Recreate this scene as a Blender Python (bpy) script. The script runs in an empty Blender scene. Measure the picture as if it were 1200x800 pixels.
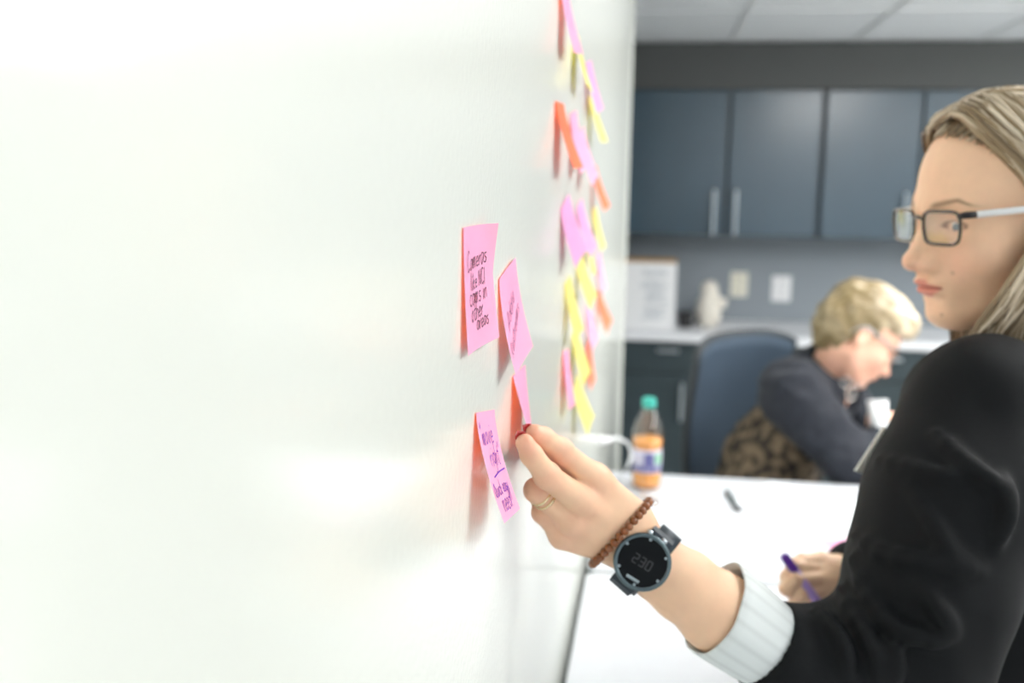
import bpy, bmesh, math, random
import numpy as np
from mathutils import Vector, Matrix

random.seed(7)
rng = np.random.default_rng(11)
SC = bpy.context.scene
COL = SC.collection
R = math.radians

# ------------------------------------------------------------------ camera
FPX = 1167.0                                  # focal length in pixels of a 1200 wide frame (35 mm lens)
CAM = np.array([0.113, 0.0, 1.64])            # 11 cm off the whiteboard wall, eye height
_VPX, _VPY, _ROLL = 772.0, 218.0, 0.9         # where +y vanishes; roll in degrees
def _camera_axes():
    ro = R(_ROLL)
    u, v = (_VPX - 600) / FPX, (400 - _VPY) / FPX
    u, v = u * math.cos(ro) - v * math.sin(ro), u * math.sin(ro) + v * math.cos(ro)
    yaw = math.atan(u)
    pitch = math.atan(v * math.cos(yaw))
    f = np.array([-math.sin(yaw) * math.cos(pitch), math.cos(yaw) * math.cos(pitch), -math.sin(pitch)])
    r = np.cross(f, [0, 0, 1]); r /= np.linalg.norm(r)
    up = np.cross(r, f)
    c, s = math.cos(ro), math.sin(ro)
    r2 = r * c + up * s
    u2 = up * c - r * s
    return f, r2, u2
CF, CR, CU = _camera_axes()
cam_data = bpy.data.cameras.new('camera')
cam = bpy.data.objects.new('camera', cam_data); COL.objects.link(cam)
m = Matrix.Identity(4)
for i in range(3):
    m[i][0], m[i][1], m[i][2], m[i][3] = CR[i], CU[i], -CF[i], CAM[i]
cam.matrix_world = m
cam_data.sensor_width = 36.0
cam_data.lens = FPX * 36.0 / 1200.0
cam_data.clip_start = 0.02
cam_data.dof.use_dof = True
cam_data.dof.focus_distance = 0.67
cam_data.dof.aperture_fstop = 4.4
cam_data.dof.aperture_blades = 0
SC.camera = cam

def P(px, py, d):
    """the place that lies d metres ahead of the camera position at a pixel of the photograph (a survey helper)"""
    return CAM + d * (CF + (px - 600) / FPX * CR - (py - 400) / FPX * CU)
def ray(px, py):
    v = CF + (px - 600) / FPX * CR - (py - 400) / FPX * CU
    return v / np.linalg.norm(v)
def on_plane(px, py, axis, val):
    v = ray(px, py)
    return CAM + v * ((val - CAM[axis]) / v[axis])

# ------------------------------------------------------------------ light and exposure
SC.view_settings.view_transform = 'Standard'
SC.view_settings.look = 'None'
SC.view_settings.gamma = 1.0
SC.view_settings.use_curve_mapping = False
SC.view_settings.exposure = 0.14
world = bpy.data.worlds.new('world'); SC.world = world
world.use_nodes = True
world.node_tree.nodes['Background'].inputs[0].default_value = (0.75, 0.82, 0.9, 1)
world.node_tree.nodes['Background'].inputs[1].default_value = 1.7

CEIL = 2.385
PANELS = [(1.35, 2.7), (1.35, 1.5), (2.55, 0.3), (2.55, 3.9), (3.75, 2.7)]   # recessed ceiling troffers (centre x, y), second and fourth added unseen as fill light
PANEL_POWER = 16.5

# ------------------------------------------------------------------ materials
def mat(name, color=(0.8, 0.8, 0.8), rough=0.5, metal=0.0, coat=0.0, coat_rough=0.1, noise=None, bump=None,
        trans=0.0, ior=1.45, emit=None, attr=None, sss=0.0, spec=0.5, sheen=0.0):
    """noise = (scale, amount) colour variation, bump = (scale, strength, distance)"""
    mt = bpy.data.materials.new(name); mt.use_nodes = True
    nt = mt.node_tree; b = nt.nodes['Principled BSDF']
    b.inputs['Base Color'].default_value = (*color, 1)
    b.inputs['Roughness'].default_value = rough
    b.inputs['Metallic'].default_value = metal
    b.inputs['Coat Weight'].default_value = coat
    b.inputs['Coat Roughness'].default_value = coat_rough
    b.inputs['Transmission Weight'].default_value = trans
    b.inputs['IOR'].default_value = ior
    b.inputs['Specular IOR Level'].default_value = spec
    if sheen:
        b.inputs['Sheen Weight'].default_value = sheen
    if sss:
        b.inputs['Subsurface Weight'].default_value = sss
        b.inputs['Subsurface Radius'].default_value = (1.0, 0.35, 0.2)
        b.inputs['Subsurface Scale'].default_value = 0.006
    if emit:
        b.inputs['Emission Color'].default_value = (*emit[0], 1)
        b.inputs['Emission Strength'].default_value = emit[1]
    tc = nt.nodes.new('ShaderNodeTexCoord')
    src = None
    if attr:
        a = nt.nodes.new('ShaderNodeAttribute'); a.attribute_name = attr
        src = a.outputs['Color']
        nt.links.new(src, b.inputs['Base Color'])
    if noise:
        n = nt.nodes.new('ShaderNodeTexNoise'); n.inputs['Scale'].default_value = noise[0]
        n.inputs['Detail'].default_value = 4
        nt.links.new(tc.outputs['Object'], n.inputs['Vector'])
        mp = nt.nodes.new('ShaderNodeMapRange')
        mp.inputs['From Min'].default_value = 0.25; mp.inputs['From Max'].default_value = 0.75
        mp.inputs['To Min'].default_value = 1 - noise[1]; mp.inputs['To Max'].default_value = 1 + noise[1]
        nt.links.new(n.outputs['Fac'], mp.inputs['Value'])
        mx = nt.nodes.new('ShaderNodeMix'); mx.data_type = 'RGBA'; mx.blend_type = 'MULTIPLY'
        mx.inputs[0].default_value = 1
        if src: nt.links.new(src, mx.inputs[6])
        else: mx.inputs[6].default_value = (*color, 1)
        nt.links.new(mp.outputs[0], mx.inputs[7])
        nt.links.new(mx.outputs[2], b.inputs['Base Color'])
    if bump:
        n = nt.nodes.new('ShaderNodeTexNoise'); n.inputs['Scale'].default_value = bump[0]
        n.inputs['Detail'].default_value = 3
        nt.links.new(tc.outputs['Object'], n.inputs['Vector'])
        bp = nt.nodes.new('ShaderNodeBump'); bp.inputs['Strength'].default_value = bump[1]
        bp.inputs['Distance'].default_value = bump[2]
        nt.links.new(n.outputs['Fac'], bp.inputs['Height'])
        nt.links.new(bp.outputs[0], b.inputs['Normal'])
        if coat: nt.links.new(bp.outputs[0], b.inputs['Coat Normal'])
    return mt

def paper_mat(name, front, through):
    mt = bpy.data.materials.new(name); mt.use_nodes = True
    nt = mt.node_tree; nt.nodes.clear()
    out = nt.nodes.new('ShaderNodeOutputMaterial')
    d = nt.nodes.new('ShaderNodeBsdfDiffuse'); d.inputs[0].default_value = (*front, 1)
    t = nt.nodes.new('ShaderNodeBsdfTranslucent'); t.inputs[0].default_value = (*through, 1)
    n = nt.nodes.new('ShaderNodeTexNoise'); n.inputs['Scale'].default_value = 900
    tc = nt.nodes.new('ShaderNodeTexCoord'); nt.links.new(tc.outputs['Object'], n.inputs['Vector'])
    bp = nt.nodes.new('ShaderNodeBump'); bp.inputs['Strength'].default_value = 0.08; bp.inputs['Distance'].default_value = 0.0005
    nt.links.new(n.outputs['Fac'], bp.inputs['Height']); nt.links.new(bp.outputs[0], d.inputs['Normal'])
    mx = nt.nodes.new('ShaderNodeAddShader')
    nt.links.new(d.outputs[0], mx.inputs[0]); nt.links.new(t.outputs[0], mx.inputs[1])
    nt.links.new(mx.outputs[0], out.inputs[0])
    return mt

# ------------------------------------------------------------------ mesh helpers
def link(name, me, m=None, parent=None, smooth=False):
    o = bpy.data.objects.new(name, me); COL.objects.link(o)
    if m is not None and not me.materials: me.materials.append(m)
    if smooth and len(me.polygons):
        me.polygons.foreach_set('use_smooth', np.ones(len(me.polygons), dtype=bool))
    if parent is not None: o.parent = parent
    return o
def mesh(name, v, f, m=None, parent=None, smooth=False):
    me = bpy.data.meshes.new(name)
    me.from_pydata([tuple(map(float, p)) for p in v], [], [tuple(map(int, q)) for q in f]); me.update()
    return link(name, me, m, parent, smooth)
def tag(o, label=None, cat=None, group=None, kind=None):
    if label: o['label'] = label
    if cat: o['category'] = cat
    if group: o['group'] = group
    if kind: o['kind'] = kind
    return o
def empty(name, loc=(0, 0, 0), rot=(0, 0, 0)):
    o = bpy.data.objects.new(name, None); COL.objects.link(o)
    o.location = tuple(map(float, loc)); o.rotation_euler = rot; o.empty_display_size = 0.05
    return o

class MB:
    """collects shapes into one mesh"""
    def __init__(s): s.v, s.f = [], []
    def add(s, v, f):
        n = len(s.v); s.v += [tuple(map(float, p)) for p in v]; s.f += [tuple(i + n for i in q) for q in f]
        return s
    def box(s, lo, hi, bev=0.0):
        bm = bmesh.new(); bmesh.ops.create_cube(bm, size=1)
        lo, hi = np.array(lo, float), np.array(hi, float)
        for q in bm.verts:
            q.co = Vector((lo + hi) / 2 + np.array(q.co) * (hi - lo))
        if bev:
            bmesh.ops.bevel(bm, geom=bm.edges[:], offset=bev, segments=2, affect='EDGES', profile=0.5)
        return s.bm(bm)
    def bm(s, bm):
        bm.verts.index_update()
        s.add([q.co for q in bm.verts], [[q.index for q in f.verts] for f in bm.faces]); bm.free()
        return s
    def loft(s, rings, close=True, cap=(True, True)):
        """rings: list of lists of points with equal count"""
        n = len(rings[0]); k = len(s.v)
        for r_ in rings: s.v += [tuple(map(float, p)) for p in r_]
        for i in range(len(rings) - 1):
            for j in range(n if close else n - 1):
                a, b = k + i * n + j, k + i * n + (j + 1) % n
                s.f.append((a, b, b + n, a + n))
        if close and cap[0]: s.f.append(tuple(k + j for j in range(n))[::-1])
        if close and cap[1]: s.f.append(tuple(k + (len(rings) - 1) * n + j for j in range(n)))
        return s
    def tube(s, pts, rad, n=10, cap=(True, True), up=None, sq=None):
        pts = [np.array(p, float) for p in pts]
        rad = rad if hasattr(rad, '__len__') else [rad] * len(pts)
        rings = []; prev = None
        for i, p in enumerate(pts):
            t = pts[min(i + 1, len(pts) - 1)] - pts[max(i - 1, 0)]; t /= (np.linalg.norm(t) + 1e-12)
            if prev is None:
                a = np.array(up if up is not None else ([0, 0, 1] if abs(t[2]) < 0.9 else [1, 0, 0]), float)
            else: a = prev
            a = a - t * a.dot(t); a /= (np.linalg.norm(a) + 1e-12); b = np.cross(t, a); prev = a
            ring = []
            for j in range(n):
                th = 2 * math.pi * j / n
                ca, sa = math.cos(th), math.sin(th)
                rx, ry = rad[i] if hasattr(rad[i], '__len__') else (rad[i], rad[i])
                ring.append(p + a * ca * rx + b * sa * ry)
            rings.append(ring)
        return s.loft(rings, True, cap)
    def lathe(s, prof, n=24, c=(0, 0, 0), cap=(True, True)):
        rings = [[(c[0] + r_ * math.cos(2 * math.pi * j / n), c[1] + r_ * math.sin(2 * math.pi * j / n), c[2] + z) for j in range(n)] for r_, z in prof]
        return s.loft(rings, True, cap)
    def build(s, name, m=None, parent=None, smooth=False):
        return mesh(name, s.v, s.f, m, parent, smooth)

def bez(pts, n=16):
    """Catmull-Rom through points"""
    pts = [np.array(p, float) for p in pts]
    q = [2 * pts[0] - pts[1]] + pts + [2 * pts[-1] - pts[-2]]
    out = []
    segs = len(pts) - 1
    for k in range(n):
        t = k / (n - 1) * segs; i = min(int(t), segs - 1); u = t - i
        a, b, c, d = q[i], q[i + 1], q[i + 2], q[i + 3]
        out.append(0.5 * ((2 * b) + (-a + c) * u + (2 * a - 5 * b + 4 * c - d) * u * u + (-a + 3 * b - 3 * c + d) * u ** 3))
    return out

# ------------------------------------------------------------------ organic shapes: distance fields meshed with surface nets
def smin(a, b, k):
    h = np.clip(0.5 + 0.5 * (b - a) / k, 0, 1)
    return b + (a - b) * h - k * h * (1 - h)
def smax(a, b, k): return -smin(-a, -b, k)
def cone(p, a, b, ra, rb):
    a = np.asarray(a, np.float32); b = np.asarray(b, np.float32); ba = b - a
    t = np.clip((p - a) @ ba / max(float(ba @ ba), 1e-12), 0, 1)
    q = p - a - t[:, None] * ba
    return np.sqrt((q * q).sum(1)) - (ra + (rb - ra) * t)
def ball(p, c, r):
    q = p - np.asarray(c, np.float32); return np.sqrt((q * q).sum(1)) - r
def ell(p, c, r, M=None):
    q = p - np.asarray(c, np.float32)
    if M is not None: q = q @ np.asarray(M, np.float32)       # columns of M: the axes
    r = np.asarray(r, np.float32)
    k0 = np.sqrt(((q / r) ** 2).sum(1)); k1 = np.sqrt(((q / (r * r)) ** 2).sum(1)) + 1e-9
    return k0 * (k0 - 1) / k1
def chain(p, pts, rad, k):
    d = None
    for i in range(len(pts) - 1):
        c = cone(p, pts[i], pts[i + 1], rad[i], rad[i + 1])
        d = c if d is None else smin(d, c, k)
    return d
_perm = rng.random((32, 32, 32)).astype(np.float32)
def vnoise(p):
    i = np.floor(p).astype(np.int32); f = (p - i).astype(np.float32); f = f * f * (3 - 2 * f)
    def g(a, b, c): return _perm[(i[:, 0] + a) & 31, (i[:, 1] + b) & 31, (i[:, 2] + c) & 31]
    x = f[:, 0]; y = f[:, 1]; z = f[:, 2]
    l = lambda a, b, t: a + (b - a) * t
    return l(l(l(g(0, 0, 0), g(1, 0, 0), x), l(g(0, 1, 0), g(1, 1, 0), x), y),
             l(l(g(0, 0, 1), g(1, 0, 1), x), l(g(0, 1, 1), g(1, 1, 1), x), y), z) * 2 - 1

def nets(fn, lo, hi, h, B=6, margin=1.0):
    lo = np.array(lo, float); hi = np.array(hi, float)
    nb = np.ceil((hi - lo) / (h * B)).astype(int) + 1
    # coarse pass over blocks
    bi = np.stack(np.meshgrid(*[np.arange(n) for n in nb], indexing='ij'), -1).reshape(-1, 3)
    cen = (lo + (bi + 0.5) * (h * B)).astype(np.float32)
    dc = fn(cen)
    act = np.abs(dc) < (h * B * 0.87 * 1.35 + margin * h)
    N = nb * B + 1
    F = np.where(dc > 0, 1.0, -1.0).astype(np.float32).reshape(*nb)
    F = np.repeat(np.repeat(np.repeat(F, B, 0), B, 1), B, 2)
    F = np.pad(F, ((0, 1), (0, 1), (0, 1)), mode='edge')
    off = np.stack(np.meshgrid(*[np.arange(B + 1)] * 3, indexing='ij'), -1).reshape(-1, 3)
    ab = bi[act]
    for s in range(0, len(ab), 600):
        idx = (ab[s:s + 600, None, :] * B + off[None]).reshape(-1, 3)
        val = fn((lo + idx * h).astype(np.float32))
        F[idx[:, 0], idx[:, 1], idx[:, 2]] = val
    S = F < 0
    c = [S[a:N[0] - 1 + a, b:N[1] - 1 + b, d:N[2] - 1 + d] for a in (0, 1) for b in (0, 1) for d in (0, 1)]
    cnt = sum(x.astype(np.int8) for x in c)
    cells = np.argwhere((cnt > 0) & (cnt < 8))
    vid = -np.ones(tuple(N - 1), dtype=np.int64); vid[cells[:, 0], cells[:, 1], cells[:, 2]] = np.arange(len(cells))
    cor = np.array([(a, b, d) for a in (0, 1) for b in (0, 1) for d in (0, 1)])
    vals = np.stack([F[cells[:, 0] + a, cells[:, 1] + b, cells[:, 2] + d] for a, b, d in cor], 1)
    acc = np.zeros((len(cells), 3)); n = np.zeros(len(cells))
    for i in range(8):
        for j in range(i + 1, 8):
            if np.abs(cor[i] - cor[j]).sum() == 1:
                a, b = vals[:, i], vals[:, j]; mk = (a < 0) != (b < 0)
                t = np.where(mk, a / np.where(mk, a - b, 1), 0)
                acc += mk[:, None] * (cor[i] + t[:, None] * (cor[j] - cor[i])); n += mk
    V = lo + (cells + acc / n[:, None]) * h
    quads = []
    for ax in range(3):
        o1, o2 = (ax + 1) % 3, (ax + 2) % 3
        A = np.take(S, range(N[ax] - 1), ax); Bq = np.take(S, range(1, N[ax]), ax)
        e = np.argwhere(A != Bq)
        e = e[(e[:, o1] > 0) & (e[:, o2] > 0) & (e[:, o1] < N[o1] - 1) & (e[:, o2] < N[o2] - 1)]
        ins = A[e[:, 0], e[:, 1], e[:, 2]]
        def g(d1, d2):
            q = e.copy(); q[:, o1] -= d1; q[:, o2] -= d2
            return vid[q[:, 0], q[:, 1], q[:, 2]]
        Q = np.stack([g(1, 1), g(0, 1), g(0, 0), g(1, 0)], 1)
        Q[~ins] = Q[~ins][:, ::-1]
        quads.append(Q)
    Q = np.concatenate(quads); Q = Q[(Q >= 0).all(1)]
    return V, Q

def np_mesh(name, V, Q, m=None, parent=None, col=None):
    me = bpy.data.meshes.new(name)
    me.vertices.add(len(V)); me.vertices.foreach_set('co', np.asarray(V, np.float32).ravel())
    me.loops.add(Q.size); me.loops.foreach_set('vertex_index', Q.astype(np.int32).ravel())
    me.polygons.add(len(Q)); me.polygons.foreach_set('loop_start', np.arange(0, Q.size, 4, dtype=np.int32))
    me.polygons.foreach_set('loop_total', np.full(len(Q), 4, dtype=np.int32))
    me.update(calc_edges=True); me.validate()
    if col is not None:
        a = me.color_attributes.new('tone', 'FLOAT_COLOR', 'POINT')
        c4 = np.ones((len(V), 4), np.float32); c4[:, :3] = col
        a.data.foreach_set('color', c4.ravel())
    return link(name, me, m, parent, True)

def trace(fn, px, py, t0=0.5, t1=1.6):
    """first hit of the view ray with a field"""
    v = ray(px, py); t = t0
    for _ in range(80):
        d = float(fn((CAM + v * t)[None].astype(np.float32))[0])
        if d < 0.0004: break
        t += d * 0.8
        if t > t1: return None
    return CAM + v * t

# ================================================================== the room
M = {}
M['whitewall'] = mat('whiteboard_paint', (0.725, 0.75, 0.695), 0.5, coat=0.7, coat_rough=0.11, bump=(160, 0.16, 0.002), spec=0.3)
M['paint_grey'] = mat('grey_wall_paint', (0.27, 0.305, 0.335), 0.7, bump=(220, 0.1, 0.001))
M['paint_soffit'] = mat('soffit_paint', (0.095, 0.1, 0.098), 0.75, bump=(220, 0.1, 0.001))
M['corner_shade'] = mat('corner_shade_tone', (0.06, 0.075, 0.085), 0.7, noise=(12, 0.1))  # dark colour stands in for the corner shadow beside the cabinets
M['paint_light'] = mat('light_wall_paint', (0.78, 0.8, 0.8), 0.7, bump=(220, 0.1, 0.001))
M['tile'] = mat('ceiling_tile', (0.86, 0.89, 0.91), 0.9, noise=(90, 0.06), bump=(140, 0.35, 0.002))
M['tbar'] = mat('ceiling_grid', (0.8, 0.82, 0.83), 0.5, noise=(30, 0.05))
M['carpet'] = mat('carpet', (0.62, 0.62, 0.61), 0.95, noise=(300, 0.3), bump=(600, 0.6, 0.003))
M['base'] = mat('rubber_baseboard', (0.05, 0.055, 0.06), 0.6, noise=(40, 0.1))
M['cab'] = mat('blue_grey_cabinet', (0.025, 0.061, 0.091), 0.36, coat=1.0, coat_rough=0.22, noise=(6, 0.06), bump=(180, 0.05, 0.0008))
M['cab_low'] = mat('dark_green_grey_cabinet', (0.034, 0.052, 0.06), 0.42, noise=(6, 0.06), bump=(180, 0.05, 0.0008))
M['cab_gap'] = mat('cabinet_carcass', (0.02, 0.026, 0.032), 0.6, noise=(20, 0.1))
M['steel'] = mat('brushed_steel', (0.62, 0.68, 0.72), 0.3, metal=0.9, noise=(80, 0.05))
M['counter'] = mat('white_counter', (0.8, 0.82, 0.85), 0.35, noise=(40, 0.02))
M['table'] = mat('white_table_laminate', (0.64, 0.66, 0.70), 0.22, noise=(30, 0.015), bump=(300, 0.03, 0.0005))
M['edge_shade'] = mat('edge_shade_band', (0.05, 0.075, 0.065), 0.5, noise=(40, 0.08))  # edge colour dark to stand in for shade in the gap by the wall
M['metal_dark'] = mat('dark_table_frame', (0.07, 0.075, 0.08), 0.4, metal=0.6, noise=(30, 0.1))
M['white_plastic'] = mat('white_plastic', (0.85, 0.86, 0.87), 0.35, noise=(60, 0.02))
M['cream_plastic'] = mat('cream_plastic', (0.82, 0.8, 0.68), 0.35, noise=(60, 0.02))
M['slot'] = mat('outlet_slot', (0.05, 0.05, 0.05), 0.5, noise=(60, 0.05))
M['black'] = mat('black_plastic', (0.012, 0.012, 0.014), 0.4, noise=(60, 0.1))
M['lamp'] = mat('light_diffuser', (0.9, 0.9, 0.9), 0.5, emit=((1.0, 0.985, 0.96), PANEL_POWER))

X1, Y0, Y1 = 4.4, -2.6, 5.75
WEND = 3.5                                            # the whiteboard wall ends here, the alcove behind is a hand deeper
def slab(name, lo, hi, m, bev=0):
    o = MB().box(lo, hi, bev).build(name, m); o['kind'] = 'structure'; return o
slab('floor', (-0.2, Y0 - 0.1, -0.1), (X1 + 0.1, Y1 + 0.1, 0), M['carpet'])
wl = slab('wall_left', (-0.12, Y0, 0), (0, WEND, CEIL), M['whitewall'])
o = MB().box((-0.118, WEND - 0.002, 0.0), (0.0035, WEND + 0.018, CEIL), 0.003).build('trim_1', M['whitewall']); o['kind'] = 'structure'
slab('wall_alcove', (-0.22, WEND, 0), (-0.1, Y1, CEIL), M['corner_shade'])
slab('wall_back', (-0.22, Y1, 0), (X1, Y1 + 0.1, CEIL), M['paint_grey'])
slab('wall_right', (X1, Y0, 0), (X1 + 0.1, Y1 + 0.1, CEIL), M['paint_light'])
# the wall behind the camera gets an unseen window, added as fill light
WX0, WX1, WZ0, WZ1 = 0.35, 4.0, 0.85, 2.25
outer = [(-0.12, 0), (X1, 0), (X1, CEIL), (-0.12, CEIL)]; inner = [(WX0, WZ0), (WX1, WZ0), (WX1, WZ1), (WX0, WZ1)]
rings = [[(x, y, z) for x, z in q] for q, y in ((outer, Y0), (inner, Y0), (inner, Y0 - 0.1), (outer, Y0 - 0.1), (outer, Y0))]
o = MB().loft(rings, True, (False, False)).build('wall_front', M['paint_light']); o['kind'] = 'structure'
fill_win = MB().box((WX0, Y0 - 0.07, WZ0), (WX1, Y0 - 0.03, WZ0 + 0.05)).build('fill_window_1', M['white_plastic']); fill_win['kind'] = 'structure'
MB().box((WX0, Y0 - 0.07, WZ1 - 0.05), (WX1, Y0 - 0.03, WZ1)).build('head_rail', M['white_plastic'], fill_win)
MB().box((WX0 - 0.03, Y0 - 0.03, WZ0 - 0.03), (WX1 + 0.03, Y0 + 0.09, WZ0), 0.004).build('fill_window_sill', M['white_plastic'], fill_win)
for i in range(5):
    x = WX0 + (WX1 - WX0 - 0.05) * i / 4
    MB().box((x, Y0 - 0.07, WZ0 + 0.05), (x + 0.05, Y0 - 0.03, WZ1 - 0.05)).build('mullion', M['white_plastic'], fill_win)
slab('trim_2', (-0.1, 5.40, 2.152), (X1, Y1, CEIL), M['paint_soffit'])       # the soffit over the cabinets
for n, lo, hi in (('baseboard_left', (0, Y0, 0), (0.008, WEND, 0.1)), ('baseboard_right', (X1 - 0.008, Y0, 0), (X1, Y1, 0.1)),
                  ('baseboard_front', (0.01, Y0, 0), (X1 - 0.01, Y0 + 0.008, 0.1))):
    slab(n, lo, hi, M['base'], 0.002)

# suspended ceiling: backing slab, T-bars, a tile in every opening, light panels in four of them
ceiling = slab('ceiling', (-0.22, Y0 - 0.1, CEIL + 0.04), (X1 + 0.1, Y1 + 0.1, CEIL + 0.14), M['paint_light'])
TX0, TY0, TS = 0.45 - 0.6, -3.2, 0.6
tile_me = None
gx = [TX0 + TS * i for i in range(9)]; gy = [TY0 + 1.2 * j + 0.5 for j in range(9)]
for x in gx:
    if -0.1 < x < X1: MB().box((x - 0.012, Y0, CEIL - 0.002), (x + 0.012, 5.4, CEIL + 0.03)).build('grid_bar', M['tbar'], ceiling)
for y in gy:
    if Y0 < y < 5.4: MB().box((-0.1, y - 0.012, CEIL - 0.002), (X1, y + 0.012, CEIL + 0.03)).build('grid_bar', M['tbar'], ceiling)
for i in range(len(gx)):
    for j in range(len(gy)):
        cx_, cy_ = gx[i] + 0.3, gy[j] + 0.6
        if any(abs(cx_ - a) < 0.31 and abs(cy_ - b) < 0.61 for a, b in PANELS): continue
        lo = (max(gx[i] + 0.012, -0.1), max(gy[j] + 0.012, Y0)); hi = (min(gx[i] + 0.588, X1), min(gy[j] + 1.188, 5.4))
        if hi[0] - lo[0] < 0.05 or hi[1] - lo[1] < 0.05: continue
        if hi[0] - lo[0] > 0.57 and hi[1] - lo[1] > 1.17 and tile_me is not None:
            t = bpy.data.objects.new('ceiling_tile', tile_me); COL.objects.link(t); t.parent = ceiling
        else:
            a = ((hi[0] - lo[0]) / 2, (hi[1] - lo[1]) / 2)
            t = MB().box((-a[0], -a[1], 0), (a[0], a[1], 0.015), 0.003).build('ceiling_tile', M['tile'], ceiling)
            if a[0] > 0.28 and a[1] > 0.58: tile_me = t.data
        t.location = ((lo[0] + hi[0]) / 2, (lo[1] + hi[1]) / 2, CEIL + 0.006)
PN = ['just beyond the white meeting table', 'added unseen above the two women, nearest the whiteboard wall', 'on the camera side of the room', 'added unseen nearest the back cabinets', 'nearest the right wall']
for i, (x, y) in enumerate(PANELS):
    t = empty('ceiling_light', (x, y, CEIL)); tag(t, 'recessed fluorescent ceiling panel ' + PN[i], 'ceiling light', 'recessed ceiling lights')
    MB().loft([[(sx * a_, sy * b_, z_) for sx, sy in ((-1, -1), (1, -1), (1, 1), (-1, 1))] for a_, b_, z_ in ((0.27, 0.57, 0.004), (0.27, 0.57, -0.006), (0.25, 0.55, -0.05))][::-1]).build('diffuser', M['lamp'], t)
    fr = MB()
    for lo, hi in (((-0.3, -0.6, -0.006), (-0.27, 0.6, 0.02)), ((0.27, -0.6, -0.006), (0.3, 0.6, 0.02)),
                   ((-0.27, -0.6, -0.006), (0.27, -0.57, 0.02)), ((-0.27, 0.57, -0.006), (0.27, 0.6, 0.02))): fr.box(lo, hi)
    fr.build('frame', M['white_plastic'], t)

# ------------------------------------------------------------------ cabinets along the back wall
def bar_handle(parent, c, length, vertical, name='handle'):
    b = MB(); r_ = 0.0085
    d = np.array([0, 0, 1.0]) if vertical else np.array([1.0, 0, 0])
    c = np.array(c, float)
    b.tube([c - d * length / 2 + (0, -0.03, 0), c + d * length / 2 + (0, -0.03, 0)], r_, 10)
    for s in (-1, 1):
        q = c + d * s * length * 0.36
        b.tube([q, q + (0, -0.03, 0)], 0.005, 8)
    return b.build(name, M['steel'], parent, False)
edges = [-0.085, 0.455, 0.932, 1.416, 1.895, 2.37, 2.85, 3.33, 3.81, 4.29]
pos_words = ['beside the whiteboard wall', 'behind the standing woman\'s glasses', 'third along the back wall', 'fourth along the back wall', 'at the right end of the back wall']
ZB, ZT, YF = 1.392, 2.15, 5.40
for k in range(0, 4):
    a, b = edges[2 * k], edges[min(2 * k + 2, 9)]
    t = empty('wall_cabinet', ((a + b) / 2, YF, ZB))
    tag(t, 'blue-grey two-door wall cabinet ' + pos_words[k], 'cabinet', 'wall cabinets')
    cx_ = (a + b) / 2
    MB().box((a - cx_ + 0.001, 0.022, 0), (b - cx_ - 0.001, Y1 - YF - 0.002, ZT - ZB - 0.001)).build('body', M['cab_gap'], t)
    mid = edges[2 * k + 1]
    for s, (lo, hi) in enumerate(((a, mid), (mid, b))):
        g1, g2 = (0.012, 0.008) if s == 0 else (0.008, 0.014)
        d = MB().box((lo - cx_ + g1, 0, 0.004), (hi - cx_ - g2, 0.021, ZT - ZB - 0.006), 0.0025).build('door', M['cab'], t)
        hx = (mid - cx_ - 0.062) if s == 0 else (mid - cx_ + 0.05)
        bar_handle(d, (hx, 0, 0.125), 0.235, True)
CZ = 0.905
lowe = [-0.085, 0.33, 0.93, 1.53, 2.13, 2.73, 3.33, 3.93, 4.38]
lw = ['beside the whiteboard wall', 'behind the blue office chair', 'behind the seated woman', 'hidden behind the standing woman', 'fifth along the back', 'sixth along the back', 'seventh along the back', 'at the right end']
for k in range(len(lowe) - 1):
    a, b = lowe[k], lowe[k + 1]; cx_ = (a + b) / 2; w = (b - a) / 2
    t = empty('base_cabinet', (cx_, 5.13, 0)); tag(t, 'dark grey-green base cabinet with a top drawer ' + lw[k], 'cabinet', 'base cabinets')
    MB().box((-w + 0.001, 0.022, 0.1), (w - 0.001, Y1 - 5.13 - 0.002, CZ - 0.041)).build('body', M['cab_gap'], t)
    MB().box((-w + 0.001, 0.07, 0.0), (w - 0.001, Y1 - 5.13 - 0.002, 0.1)).build('toe_kick', M['base'], t)
    d = MB().box((-w + 0.005, 0, 0.70), (w - 0.005, 0.021, CZ - 0.046), 0.0025).build('drawer', M['cab_low'], t)
    bar_handle(d, (0.06 if k == 0 else 0, 0, 0.815), 0.11 if k == 0 else 0.2, False)
    d = MB().box((-w + 0.005, 0, 0.105), (w - 0.005, 0.021, 0.692), 0.0025).build('door', M['cab_low'], t)
    bar_handle(d, (w - 0.07, 0, 0.55), 0.2, True)
o = MB().box((-0.098, 5.09, CZ - 0.04), (X1 - 0.002, Y1 - 0.001, CZ), 0.004).build('worktop', M['counter'])
tag(o, 'long white worktop along the back wall', 'worktop')

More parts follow.
